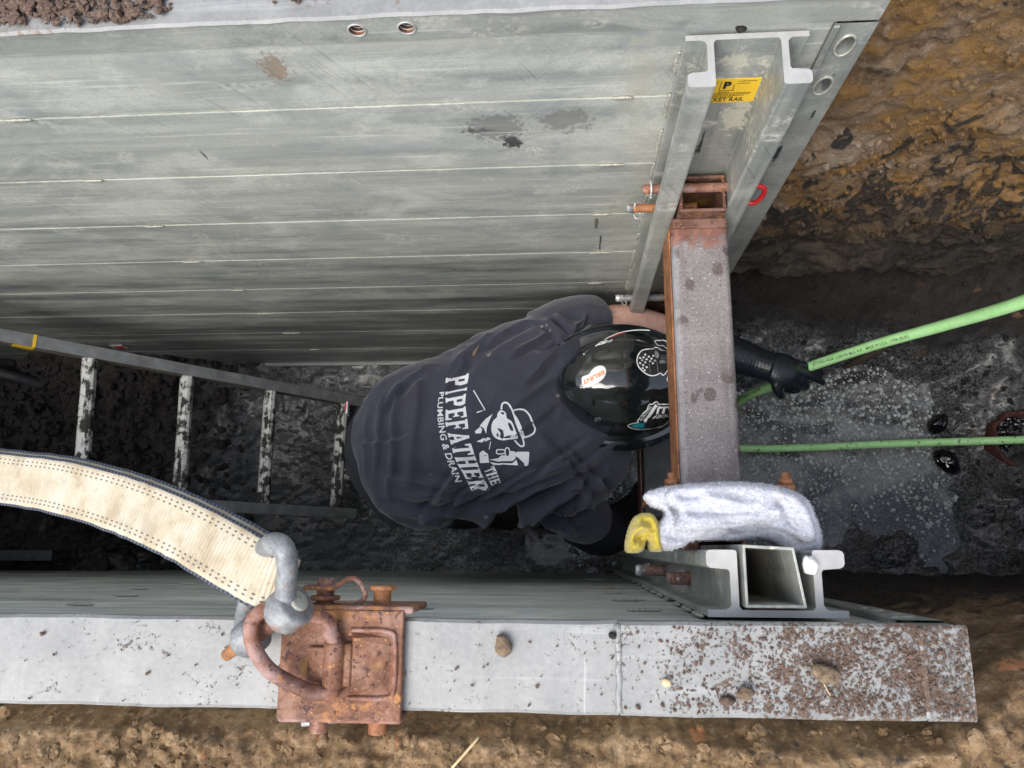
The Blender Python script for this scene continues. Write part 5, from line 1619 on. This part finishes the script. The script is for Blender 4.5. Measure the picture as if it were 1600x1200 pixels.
# dark rails of the far end set, low on the left
m = MB(); a = U(-60, 868, z=-1.62); b = U(88, 868, z=-1.62); m.bar(a + Vector((-.5, 0, 0)), b, .035, .05)
m.build('steel_bar', M['dark_steel'], bevel=.003)
tag(bpy.data.objects['steel_bar'], 'dark steel bar end lying on the soil against the near panel, at left', 'bar')
m = MB(); a = U(-40, 572, z=-1.60); b = U(72, 603, z=-1.64); m.tube([a + (a - b) * 1.5, a, b], .020, 14)
o = m.build('steel_pipe', M['dark_steel'], None, True); tag(o, 'dark pipe on the soil heap below the ladder top, at far left', 'pipe')

# ------------------------------------------------------------------ lifting sling and shackle, bracket
def make_sling():
    t = thing('lifting_sling', 'cream webbing sling with dark stitched edges, hanging from the shackle', 'sling', (-.31, .06, .05))
    # centre line and across direction by station
    st = [((-260, 722), -.22, (-.12, -1)), ((-120, 730), -.17, (-.15, -1)), ((0, 747), -.12, (-.18, -1)), ((90, 760), -.07, (-.24, -1)), ((190, 788), -.02, (-.32, -1)), ((280, 826), .02, (-.45, -1)), ((350, 864), .05, (-.50, -1)), ((405, 896), .066, (-.42, -1)), ((436, 908), .066, (-.30, -1)), ((452, 916), .050, (-.3, -1))]
    C = crom([U(x, y, z=z) for (x, y), z, a in st], 10)
    A = crom([Vector((a[0], a[1], 0)).normalized() for p, z, a in st], 10)
    def ply(name, off, shift, hw, seed):
        n = len(C); V = []; F = []; uv = []
        L = 0; k = 9
        th = .0022
        for i in range(n):
            if i: L += (C[i] - C[i - 1]).length
            tg = (C[min(i + 1, n - 1)] - C[max(i - 1, 0)]).normalized()
            ac = (A[i] - tg * A[i].dot(tg)).normalized(); nm = tg.cross(ac); nm = nm if nm.z > 0 else -nm
            ring = []
            w = hw * (1 - .10 * float(sstep(.75, 1, i / n)))
            for j in range(k):
                v = -1 + 2 * j / (k - 1)
                sag = .004 * (v * v) * float(sstep(.4, 1, i / n))
                jag = .0006 * math.sin(L * 900) * (abs(v) > .95)
                V.append(C[i] + ac * (v * (w + jag) + shift) + nm * (off + th - sag + .0008 * math.sin(L * 40 + v))); uv.append((L, v))
            for j in range(k - 1, -1, -1):
                v = -1 + 2 * j / (k - 1)
                sag = .004 * (v * v) * float(sstep(.4, 1, i / n))
                V.append(C[i] + ac * (v * w + shift) + nm * (off - th - sag)); uv.append((L, v))
        r = 2 * k
        for i in range(n - 1):
            for j in range(r):
                l = (j + 1) % r; F.append((i * r + j, (i + 1) * r + j, (i + 1) * r + l, i * r + l))
        m = MB(); m.add(V, F); o = m.build(name, M['web'], t, True)
        ul = o.data.uv_layers.new(name='UVMap')
        for lp in o.data.loops: ul.data[lp.index].uv = uv[lp.vertex_index]
    ply('webbing_ply', 0, 0, .0345, 1)
    ply('webbing_ply', -.0075, -.0055, .0345, 2)
make_sling()

def make_shackle():
    e1, e2 = U(450, 952, z=.062), U(391, 996, z=.036)
    t = thing('shackle', 'grey galvanised bow shackle joining the sling to the rusty ring', 'shackle', e2)
    ax = (e2 - e1).normalized()
    b = [e1 + Vector((.0, .004, .004)), U(446, 925, z=.078), U(449, 885, z=.092), U(443, 858, z=.096), U(428, 850, z=.080), U(412, 862, z=.050), U(398, 900, z=.026), U(386, 945, z=.022), U(382, 985, z=.028), e2]
    m = MB(); pb = crom(b, 8); m.tube(pb, lerp_list([.0135, .0105, .0105, .0115, .0120, .0115, .0105, .0105, .0115, .0135], len(pb)), 18)
    m.build('bow', M['galv'], t, True)
    def eye(c, r, w):
        m = MB(); m.tube([c - ax * w, c - ax * w * .8, c - ax * w * .2, c + ax * w * .6, c + ax * w], [r * .80, r * .97, r, r * .98, r * .80], 28); return m
    m = eye(e1, .0235, .0155); 
    # pin head recess ring
    m.build('eye', M['galv'], t, True)
    eye(e2, .0195, .014).build('eye', M['galv'], t, True)
    m = MB(); m.cyl(e1 - ax * .0165, e2 + ax * .020, .0105, 18); m.build('pin', M['rust'], t, True)
    hdp = e1 - ax * .0150
    m = MB(); m.tube([hdp - ax * .001, hdp - ax * .004, hdp - ax * .005], [.0112, .0108, .0085], 20); m.build('pin_head', M['weld'], t, True)
    m = MB(); c = e2 + ax * .012; m.tube([c, c + ax * .014, c + ax * .016, c + ax * .030, c + ax * .032], [.0125, .0085, .0068, .0064, .0045], 16); m.build('pin_end', M['rust_orange'], t, True)
make_shackle()

def make_bracket():
    t = thing('lifting_bracket', 'rusty steel lifting bracket pinned over the near panel edge', 'bracket', (-.245, -.044, .005))
    x0, x1 = -.312, -.178; zt = .0135
    m = MB()
    m.box((x0, -.0985, .003), (x1, .0135, zt)); m.build('saddle_plate', M['rust_pale'], t, bevel=.0018, bsegs=2)
    m = MB(); m.box((x0, -.1025, -.075), (x1, -.0950, .010)); m.build('outer_cheek', M['rust'], t, bevel=.003)
    m = MB(); m.box((x0 + .002, .0100, -.075), (x1 + .010, .0180, .0105)); m.build('inner_cheek', M['rust'], t, bevel=.003)
    # raised pad and hinge barrel
    m = MB()
    px0, px1, py0, py1 = -.235, -.188, -.075, -.008
    V = [(px0, py0, zt - .001), (px1, py0 + .004, zt - .001), (px1, py1 - .006, zt - .001), (px0, py1, zt - .001), (px0 + .004, py0 + .006, zt + .007), (px1 - .010, py0 + .012, zt + .003), (px1 - .010, py1 - .014, zt + .003), (px0 + .004, py1 - .006, zt + .007)]
    m.add(V, [(4, 5, 6, 7), (0, 1, 5, 4), (1, 2, 6, 5), (2, 3, 7, 6), (3, 0, 4, 7)]); m.build('pad', M['rust_pale'], t, bevel=.0016, bsegs=2)
    m = MB(); m.tube(crom([(px0, py0 - .001, zt + .001), (px1 - .006, py0 + .000, zt + .001), (px1 + .002, py0 + .010, zt + .001), (px1 + .002, py1 - .012, zt + .001), (px1 - .006, py1, zt + .001), (px0, py1 + .001, zt + .001)], 6), .0026, 8); m.build('weld_bead', M['rust'], t, True)
    hx = -.250
    m = MB(); m.tube([(hx, -.066, zt + .007), (hx, -.062, zt + .007), (hx, -.022, zt + .007), (hx, -.018, zt + .007)], [.0100, .0114, .0114, .0100], 22); m.box((hx, -.064, zt), (px0 + .004, -.020, zt + .009)); m.box((hx - .030, -.060, zt - .001), (hx, -.024, zt + .006))
    m.build('hinge_barrel', M['rust_pale'], t, True, bevel=.002)
    # lifting ring
    P = [(hx, -.050, zt + .008), (hx, -.020, zt + .009), (hx - .004, -.008, zt + .014), U(512, 972, z=.032), U(486, 958, z=.045), U(450, 948, z=.060), U(420, 950, z=.068), U(398, 965, z=.070), U(392, 988, z=.068), U(398, 1014, z=.062), U(420, 1046, z=.050), U(455, 1068, z=.038), U(492, 1082, z=.028), U(518, 1082, z=.023), (hx, -.066, zt + .009), (hx, -.060, zt + .008)]
    m = MB(); m.tube(crom(P, 7), .0080, 14); m.build('lifting_ring', M['rust'], t, True)
    # two pins through the panel
    for i, (px, py, z) in enumerate(((508, 938, -.018), (597, 948, -.018))):
        c = U(px, py, z=z); x = c.x
        m = MB(); m.cyl((x, -.118, z), (x, .046 if i == 0 else .034, z), .0098, 18)
        m.cyl((x, .022, z), (x, .027, z), .0165 if i == 0 else .010, 22)
        if i == 1: m.cyl((x, .0335, z), (x, .0385, z), .0150, 22)
        m.build('pin', M['rust_orange'] if i == 1 else M['rust'], t, True, bevel=.001)
        if i == 0:
            m = MB(); y = .036
            Q = [(x - .030, y - .006, z + .004), (x - .018, y, z + .008), (x, y, z + .009), (x + .012, y, z + .010), (x + .030, y + .010, z + .016), (x + .042, y + .008, z + .018), (x + .049, y - .006, z + .012), (x + .044, y - .014, z + .006), (x + .030, y - .022, z + .002), (x + .018, y - .024, z)]
            m.tube(crom(Q, 4), .0030, 8); m.build('retaining_clip', M['rust'], t, True)
    m = MB(); a, b = U(472, 1130, z=-.03), U(532, 1124, z=-.03); m.cyl(a, b, .0036, 12); m.build('cotter_pin', M['zinc'], t, True)
make_bracket()

# ------------------------------------------------------------------ rag and yellow cloth
def inside(poly, X, Y):
    c = np.zeros(X.shape, bool); n = len(poly)
    for i in range(n):
        x0, y0 = poly[i]; x1, y1 = poly[(i + 1) % n]
        k = ((y0 > Y) != (y1 > Y)) & (X < (x1 - x0) * (Y - y0) / (y1 - y0 + 1e-12) + x0)
        c ^= k
    return c

def edge_dist(poly, X, Y):
    d = np.full(X.shape, 9.0); n = len(poly)
    for i in range(n):
        a = np.array(poly[i]); b = np.array(poly[(i + 1) % n]); ab = b - a
        t = np.clip(((X - a[0]) * ab[0] + (Y - a[1]) * ab[1]) / (ab @ ab + 1e-12), 0, 1)
        d = np.minimum(d, np.hypot(X - a[0] - t * ab[0], Y - a[1] - t * ab[1]))
    return d

def cushion(name, px, z0, h, roll, step, mat, parent, folds, fuzz=0, seed=0, under=.03, fl=.0028):
    """a bunched cloth: closed lumpy body over an outline, with fold creases and an optional terry nap"""
    poly = [tuple(U(x, y, z=z0)[:2]) for x, y in smooth2d(px, 6)]
    xs = np.arange(min(p[0] for p in poly) - step, max(p[0] for p in poly) + 2 * step, step); ys = np.arange(min(p[1] for p in poly) - step, max(p[1] for p in poly) + 2 * step, step)
    X, Y = np.meshgrid(xs, ys, indexing='ij'); ins = inside(poly, X, Y); d = np.where(ins, edge_dist(poly, X, Y), 0)
    k = np.clip(d / roll, 0, 1); up = h * np.sqrt(1 - (1 - k) ** 2)
    Z = z0 + up
    for a, b, w, hh in folds:
        A = np.array(U(*a, z=z0 + h)[:2]); B = np.array(U(*b, z=z0 + h)[:2]); AB = B - A
        t = ((X - A[0]) * AB[0] + (Y - A[1]) * AB[1]) / (AB @ AB); nx = np.array([-AB[1], AB[0]]) / np.linalg.norm(AB)
        dd = (X - A[0]) * nx[0] + (Y - A[1]) * nx[1] + .004 * vnoise(t * 4, seed, 0)
        Z = Z + hh * sstep(-.1, .2, t) * (1 - sstep(.8, 1.1, t)) * np.exp(-(dd / w) ** 2) * k
    Z = Z + (.005 * fbm(X * 22, Y * 22, seed, 3, 140 + seed) + .002 * fbm(X * 90, Y * 90, seed, 2, 150)) * k
    Zb = z0 - under * np.sqrt(1 - (1 - k) ** 2)
    idx = -np.ones(X.shape, int); cells = ins[:-1, :-1] & ins[1:, :-1] & ins[1:, 1:] & ins[:-1, 1:]
    use = np.zeros(X.shape, bool)
    for a in (0, 1):
        for b in (0, 1): use[a:a + cells.shape[0], b:b + cells.shape[1]] |= cells
    n = use.sum(); idx[use] = np.arange(n)
    V = np.concatenate([np.stack([X[use], Y[use], Z[use]], 1), np.stack([X[use], Y[use], Zb[use]], 1)])
    ci, cj = np.where(cells)
    F = np.stack([idx[ci, cj], idx[ci + 1, cj], idx[ci + 1, cj + 1], idx[ci, cj + 1]], 1)
    ed = {}
    for f in F:
        for q in range(4):
            e = (f[q], f[(q + 1) % 4]); 
            if (e[1], e[0]) in ed: del ed[(e[1], e[0])]
            else: ed[e] = 1
    S = np.array([(b, a, a + n, b + n) for a, b in ed])
    FF = np.concatenate([F, F[:, ::-1] + n, S])
    if fuzz:
        r = np.random.default_rng(seed); top = V[:n]
        q = r.integers(0, n, fuzz); P = top[q] + r.normal(0, step * .5, (fuzz, 3)) * [1, 1, .2]
        gx = np.stack([r.normal(0, 1, fuzz), r.normal(0, 1, fuzz), np.abs(r.normal(.9, .4, fuzz))], 1)
        # lean outwards near the rim
        cen = top.mean(0); out = P - cen; out[:, 2] = 0; out /= np.linalg.norm(out, axis=1)[:, None] + 1e-9
        rim = 1 - k[use][q]
        gx = gx + out * rim[:, None] * 2; gx /= np.linalg.norm(gx, axis=1)[:, None]
        sd_ = np.cross(gx, r.normal(0, 1, (fuzz, 3))); sd_ /= np.linalg.norm(sd_, axis=1)[:, None]
        L = fl * r.uniform(.5, 1.3, fuzz)[:, None]; w = fl * .28
        FV = np.stack([P - sd_ * w, P + sd_ * w, P + gx * L + sd_ * w * .6, P + gx * L - sd_ * w * .6], 1).reshape(-1, 3)
        b0 = len(V); V = np.concatenate([V, FV]); FF = np.concatenate([FF, (np.arange(fuzz) * 4)[:, None] + np.arange(4)[None] + b0])
    return fast_mesh(name, V, FF, mat, parent)

o = cushion('terry_towel', [(1006, 772), (1040, 760), (1100, 754), (1160, 753), (1215, 760), (1255, 778), (1272, 810), (1281, 840), (1275, 862), (1245, 866), (1222, 856), (1190, 842), (1140, 846), (1085, 846), (1066, 856), (1040, 862), (1022, 850), (1022, 826), (1038, 802), (1018, 792)],
            -.135, .024, .010, .0019, M['terry'], None,
            [((1040, 838), (1220, 825), .007, -.010), ((1080, 800), (1250, 815), .012, .006), ((1050, 800), (1100, 770), .010, -.008), ((1060, 770), (1045, 800), .008, -.012), ((1150, 815), (1240, 838), .006, .008), ((1230, 790), (1265, 850), .009, -.007), ((1070, 835), (1150, 828), .006, .008), ((1060, 815), (1200, 800), .005, -.007), ((1140, 775), (1230, 790), .006, -.007), ((1120, 840), (1180, 820), .005, -.008), ((1200, 770), (1260, 830), .006, .009)], 22000, 3, .05, .0010)
cushion('fold', [(1046, 764), (1100, 757), (1160, 756), (1212, 763), (1250, 782), (1266, 812), (1272, 838), (1258, 850), (1236, 838), (1190, 824), (1130, 828), (1080, 832), (1050, 828), (1060, 800), (1040, 786)],
        -.113, .020, .009, .0019, M['terry'], o, [((1060, 800), (1210, 792), .005, -.009), ((1090, 775), (1240, 800), .006, .007), ((1130, 815), (1230, 815), .004, -.007), ((1210, 775), (1258, 835), .005, -.008), ((1060, 775), (1100, 770), .004, -.006)], 16000, 9, .012, .0010)
tag(o, 'white terry towel bunched over the near end of the upper brace', 'towel')
o = cushion('yellow_cloth', [(976, 858), (980, 830), (990, 808), (1004, 801), (1020, 804), (1030, 822), (1034, 846), (1034, 862), (1016, 862), (1010, 845), (1004, 862), (985, 866)],
            -.14, .035, .012, .0016, M['yellow_cloth'], None, [((985, 828), (1020, 826), .005, .010), ((992, 838), (1010, 846), .007, -.016), ((1012, 826), (1012, 850), .004, -.012), ((980, 855), (995, 820), .005, .006), ((984, 845), (1006, 832), .003, -.008), ((1002, 806), (1024, 830), .004, -.008), ((978, 862), (990, 846), .003, -.006)], 0, 5, .05, .0016)
tag(o, 'dirty yellow cloth crumpled beside the white towel', 'cloth')

# ------------------------------------------------------------------ things lying in the trench on the right
def make_pipe():
    c = U(1592, 688, z=-1.78)
    t = thing('clay_pipe', 'broken red clay pipe end holding black sludge, at the water\'s right edge', 'pipe', c)
    n = 40; V = []; F = []
    R0, R1 = .094, .081
    for k in range(n):
        a = 2 * math.pi * k / n; j = 1 + .09 * float(vnoise(k * .55, 0, 0, 5)); zz = .012 * float(vnoise(k * .8, 3, 0, 6))
        for r, z in ((R0, -.10), (R0 * j, .020 + zz), ((R0 + R1) / 2 * j, .026 + zz), (R1, .018 + zz), (R1, -.10)):
            V.append((c.x + r * math.cos(a) * 1.0, c.y + r * math.sin(a), c.z + z))
    for k in range(n):
        l = (k + 1) % n
        for q in range(4): F.append((k * 5 + q, l * 5 + q, l * 5 + q + 1, k * 5 + q + 1))
    m = MB(); m.add(V, F); m.build('pipe_wall', M['clay'], t, True)
    xs = np.linspace(-1, 1, 60); X, Y = np.meshgrid(xs, xs, indexing='ij')
    rr = np.maximum(np.abs(X), np.abs(Y)); ln = np.hypot(X, Y) + 1e-9; X, Y = X * rr / ln, Y * rr / ln
    Z = c.z - .012 + .012 * fbm(X * 3, Y * 3, 0, 4, 160, .55, True)
    fast_mesh('sludge', np.stack([c.x + X * R1 * .99, c.y + Y * R1 * .99, Z], -1).reshape(-1, 3), gridF(60, 60), M['tar'], t)
make_pipe()

def lump(name, px, py, z, sx, sy, sz, mat, lab, cat, rot=0, jit=.35, sub=4, group=None, fine=.0):
    c = U(px, py, z=z)
    m = MB(); bm = bmesh.new(); bmesh.ops.create_icosphere(bm, subdivisions=sub, radius=1)
    s = random.random() * 50; P = np.array([v.co[:] for v in bm.verts]); F = [[v.index for v in f.verts] for f in bm.faces]; bm.free()
    k = 1 + jit * fbm(P[:, 0] * 1.2 + s, P[:, 1] * 1.2, P[:, 2] * 1.2, 4, 170) + fine * fbm(P[:, 0] * 5 + s, P[:, 1] * 5, P[:, 2] * 5, 3, 171)
    P = P * k[:, None] * [sx, sy, sz]
    cr, sr = math.cos(rot), math.sin(rot)
    P = np.stack([P[:, 0] * cr - P[:, 1] * sr, P[:, 0] * sr + P[:, 1] * cr, P[:, 2]], 1) + np.array(c)
    m.add(P, F); o = m.build(name, mat, None, True, loc=c); tag(o, lab, cat, group); return o
G1 = 'wet black lumps in the pool'
lump('wet_lump', 1466, 662, -1.860, .028, .040, .026, M['tar'], 'smaller shiny black lump in the water above the green hose', 'lump', -.7, .35, 4, G1, .22)
lump('wet_lump', 1481, 722, -1.860, .032, .050, .028, M['tar'], 'larger shiny black lump in the water below the green hose', 'lump', .7, .35, 4, G1, .22)
# stick and corrugated hose
m = MB(); a, b = U(1318, 576, z=-1.84), U(1385, 540, z=-1.72); m.tube(crom([a, a * .6 + b * .4 + Vector((0, 0, .006)), b], 5), lerp_list([.004, .014, .011], 11), 12)
o = m.build('stick', M['wood'], None, True); tag(o, 'dark pointed stick poking from mud under the green hose', 'stick')
m = MB(); P = crom([U(1452, 496, z=-1.74), U(1468, 472, z=-1.69), U(1490, 457, z=-1.66), U(1508, 464, z=-1.70), U(1516, 480, z=-1.76)], 16)
m.tube(P, [.013 + .0025 * math.sin(i * 1.55) for i in range(len(P))], 16); o = m.build('corrugated_hose', M['plastic_black'], None, True); tag(o, 'loop of black corrugated hose half buried in dark mud', 'hose')

# stones and clods one can tell apart
G2 = 'stones lying on the near panel top'
lump('stone', 786, 1011, .007, .0088, .0112, .008, M['clod'], 'largest tan stone alone on the clean part of the near panel top', 'stone', .5, .4, 3, G2, .15)
lump('stone', 1291, 1054, .009, .0145, .0095, .009, M['clod'], 'long tan clod amid soil on the dirty end of the near panel top', 'stone', -.5, .4, 3, G2, .15)
lump('stone', 1165, 1084, .008, .0085, .007, .006, M['clod'], 'rough ochre clod on the near panel top, left of the long tan clod', 'stone', .2, .45, 3, G2, .2)
lump('stone', 1135, 1096, .006, .0075, .0045, .004, M['crumb'], 'flat reddish clod beside the ochre clod near the panel\'s lower edge', 'stone', 0, .4, 3, G2, .15)
lump('stone', 1041, 1067, .005, .005, .0045, .0045, M['straw'], 'small orange pebble on the near panel top', 'stone', 0, .3, 3, G2)
lump('stone', 628, 1055, .004, .0042, .0042, .004, M['clod'], 'small grey pebble just right of the rusty bracket', 'stone', 0, .3, 3, G2)
lump('stone', 957, 993, .004, .0045, .0035, .004, M['dark_clod'], 'small dark pebble near the upper edge of the near panel top', 'stone', 0, .3, 3, G2)
lump('stone', 1157, 41, .0 - .024, .008, .0075, .007, M['dark_clod'], 'dark brown clod on the rim of the far pocket rail', 'stone', 0, .35, 3, None, .15)
lump('boulder', 1392, 866, -1.875, .085, .06, .04, M['mud'], 'dark soil block at the water\'s edge right of the near rail', 'clod', .4, .4, 5, None, .25)
# straw stalk on the bank
m = MB(); a, b = U(748, 1152, z=-.085), U(706, 1200, z=-.075); m.tube(crom([a, (a + b) / 2 + Vector((0, 0, .003)), b], 4), .0016, 8); o = m.build('straw_stalk', M['straw'], None, True); tag(o, 'pale dry straw stalk on the near bank soil', 'straw')
m = MB(); a, b = U(1268, 1036, z=.006), U(1297, 1086, z=.004); m.tube([a, (a + b) / 2 + Vector((0, 0, .001)), b], .0006, 6); o = m.build('straw_stalk', M['straw'], None, True); tag(o, 'thin dry straw beside the long tan clod on the dirty panel top', 'straw')

def scatter(name, P, R, mat, lab, cat, jit=.35, sub=1, flat=.7, seed=0, parent=None):
    r = np.random.default_rng(seed)
    ico = bmesh.new(); bmesh.ops.create_icosphere(ico, subdivisions=sub, radius=1)
    BV = np.array([v.co[:] for v in ico.verts]); BF = np.array([[v.index for v in f.verts] for f in ico.faces]); ico.free()
    n = len(P); a = r.uniform(0, 2 * math.pi, n)
    K = 1 + jit * r.normal(0, .6, (n, len(BV)))
    B = BV[None] * K[..., None] * np.stack([r.uniform(.7, 1.4, n), r.uniform(.6, 1.1, n), flat * r.uniform(.6, 1.2, n)], 1)[:, None, :]
    ca, sa = np.cos(a)[:, None], np.sin(a)[:, None]
    B = np.stack([B[..., 0] * ca - B[..., 1] * sa, B[..., 0] * sa + B[..., 1] * ca, B[..., 2]], -1)
    V = (B * R[:, None, None] + P[:, None]).reshape(-1, 3)
    F = (BF[None] + (np.arange(n) * len(BV))[:, None, None]).reshape(-1, 3)
    o = fast_mesh(name, V, F, mat, parent, smooth=False, kind='stuff'); tag(o, lab, cat)
    return o

def crumbs():
    N = 22000; x = rng.uniform(-.75, XN - .004, N); y = rng.uniform(-.086, -.001, N)
    k = sstep(-.02, .36, x)
    pr = .010 + .62 * k ** 1.3 * sstep(-.25, .35, fbm(x * 13, y * 13, 2, 3, 200) + .5 * k)
    ok = rng.random(N) < pr
    x, y = x[ok], y[ok]; n = len(x)
    R = .0006 + .0016 * rng.random(n) ** 3.5 + .0012 * (rng.random(n) < .03)
    scatter('soil_crumbs', np.stack([x, y, .0016 + R * .4], 1), R, M['crumb'], 'brown soil crumbs sprinkled over the right end of the near panel top', 'soil', seed=1)
    N = 5200; x = rng.uniform(-1.0, -.25, N); y = rng.uniform(W + .004, W + .085, N)
    pr = (.9 * (1 - sstep(-.72, -.58, x + .06 * fbm(x * 14, y * 14, 0, 3, 203))) * sstep(W - .01, W + .05, y) + .26 * (1 - sstep(-.5, -.3, x)) * sstep(-.1, .3, fbm(x * 11, y * 11, 4, 3, 204)) + .14 * sstep(0, .3, fbm(x * 11, y * 11, 4, 3, 204)))
    ok = rng.random(N) < pr; x, y = x[ok], y[ok]; n = len(x)
    R = .002 + .007 * rng.random(n) ** 2.5
    scatter('soil_crumbs', np.stack([x, y, ZF + .001 + R * .5 + .006 * rng.random(n)], 1), R, M['crumb'], 'crumbly brown soil spilled along the top of the far panel', 'soil', seed=2)
    # bank edge crumbs
    N = 4500; x = rng.uniform(-.8, .75, N); y = rng.uniform(-.30, -.125, N)
    R = .0007 + .0085 * rng.random(N) ** 6.5
    scatter('soil_crumbs', np.stack([x, y, bank_z(x, y) - .15 * R], 1), R, M['bank'], 'loose soil crumbs along the near bank', 'soil', seed=3, sub=2, jit=.3)
    # crumbly lumps clinging to the cut face
    Xw, Yw, Zw = WALL; N = 9000
    i = rng.integers(20, 200, N); j = rng.integers(110, Xw.shape[1] - 2, N)
    zone = fbm(Xw[i, j] * 4, Zw[i, j] * 4.5, 6, 3, 58)
    ok = rng.random(N) < sstep(-.35, .45, zone)
    i, j = i[ok], j[ok]; n = len(i)
    R = .0016 + .0085 * rng.random(n) ** 4
    scatter('soil_crumbs', np.stack([Xw[i, j] + rng.normal(0, .003, n), Yw[i, j] - R * .15, Zw[i, j] + rng.normal(0, .003, n)], 1), R, M['earth'], 'crumbly ochre lumps clinging to the cut earth wall', 'soil', seed=8, sub=2, jit=.16, flat=1.0)
    # spoil heap on the left
    N = 3800; x = rng.uniform(-2.2, -1.0, N); y = rng.uniform(0, .74, N)
    ok = rng.random(N) < (1 - sstep(-1.5, -1.05, x)); x, y = x[ok], y[ok]; n = len(x)
    R = .004 + .016 * rng.random(n) ** 3.5
    scatter('soil_clods', np.stack([x, y, floor_z(x, y) + R * .2], 1), R, M['dark_clod'], 'dark soil clods heaped on the trench floor under the ladder', 'soil', seed=4, sub=2, jit=.16)
    N = 5000; x = rng.uniform(.5, 1.9, N); y = rng.uniform(-.15, 1.05, N)
    fz = floor_z(x, y); ok = (fz > -1.83) & (rng.random(N) < .5); x, y, fz = x[ok], y[ok], fz[ok]; n = len(x)
    R = .0025 + .011 * rng.random(n) ** 4
    scatter('soil_clods', np.stack([x, y, fz + R * .2], 1), R, M['dark_clod'], 'dark gravelly clods on the muddy floor right of the pool', 'soil', seed=5)
crumbs()
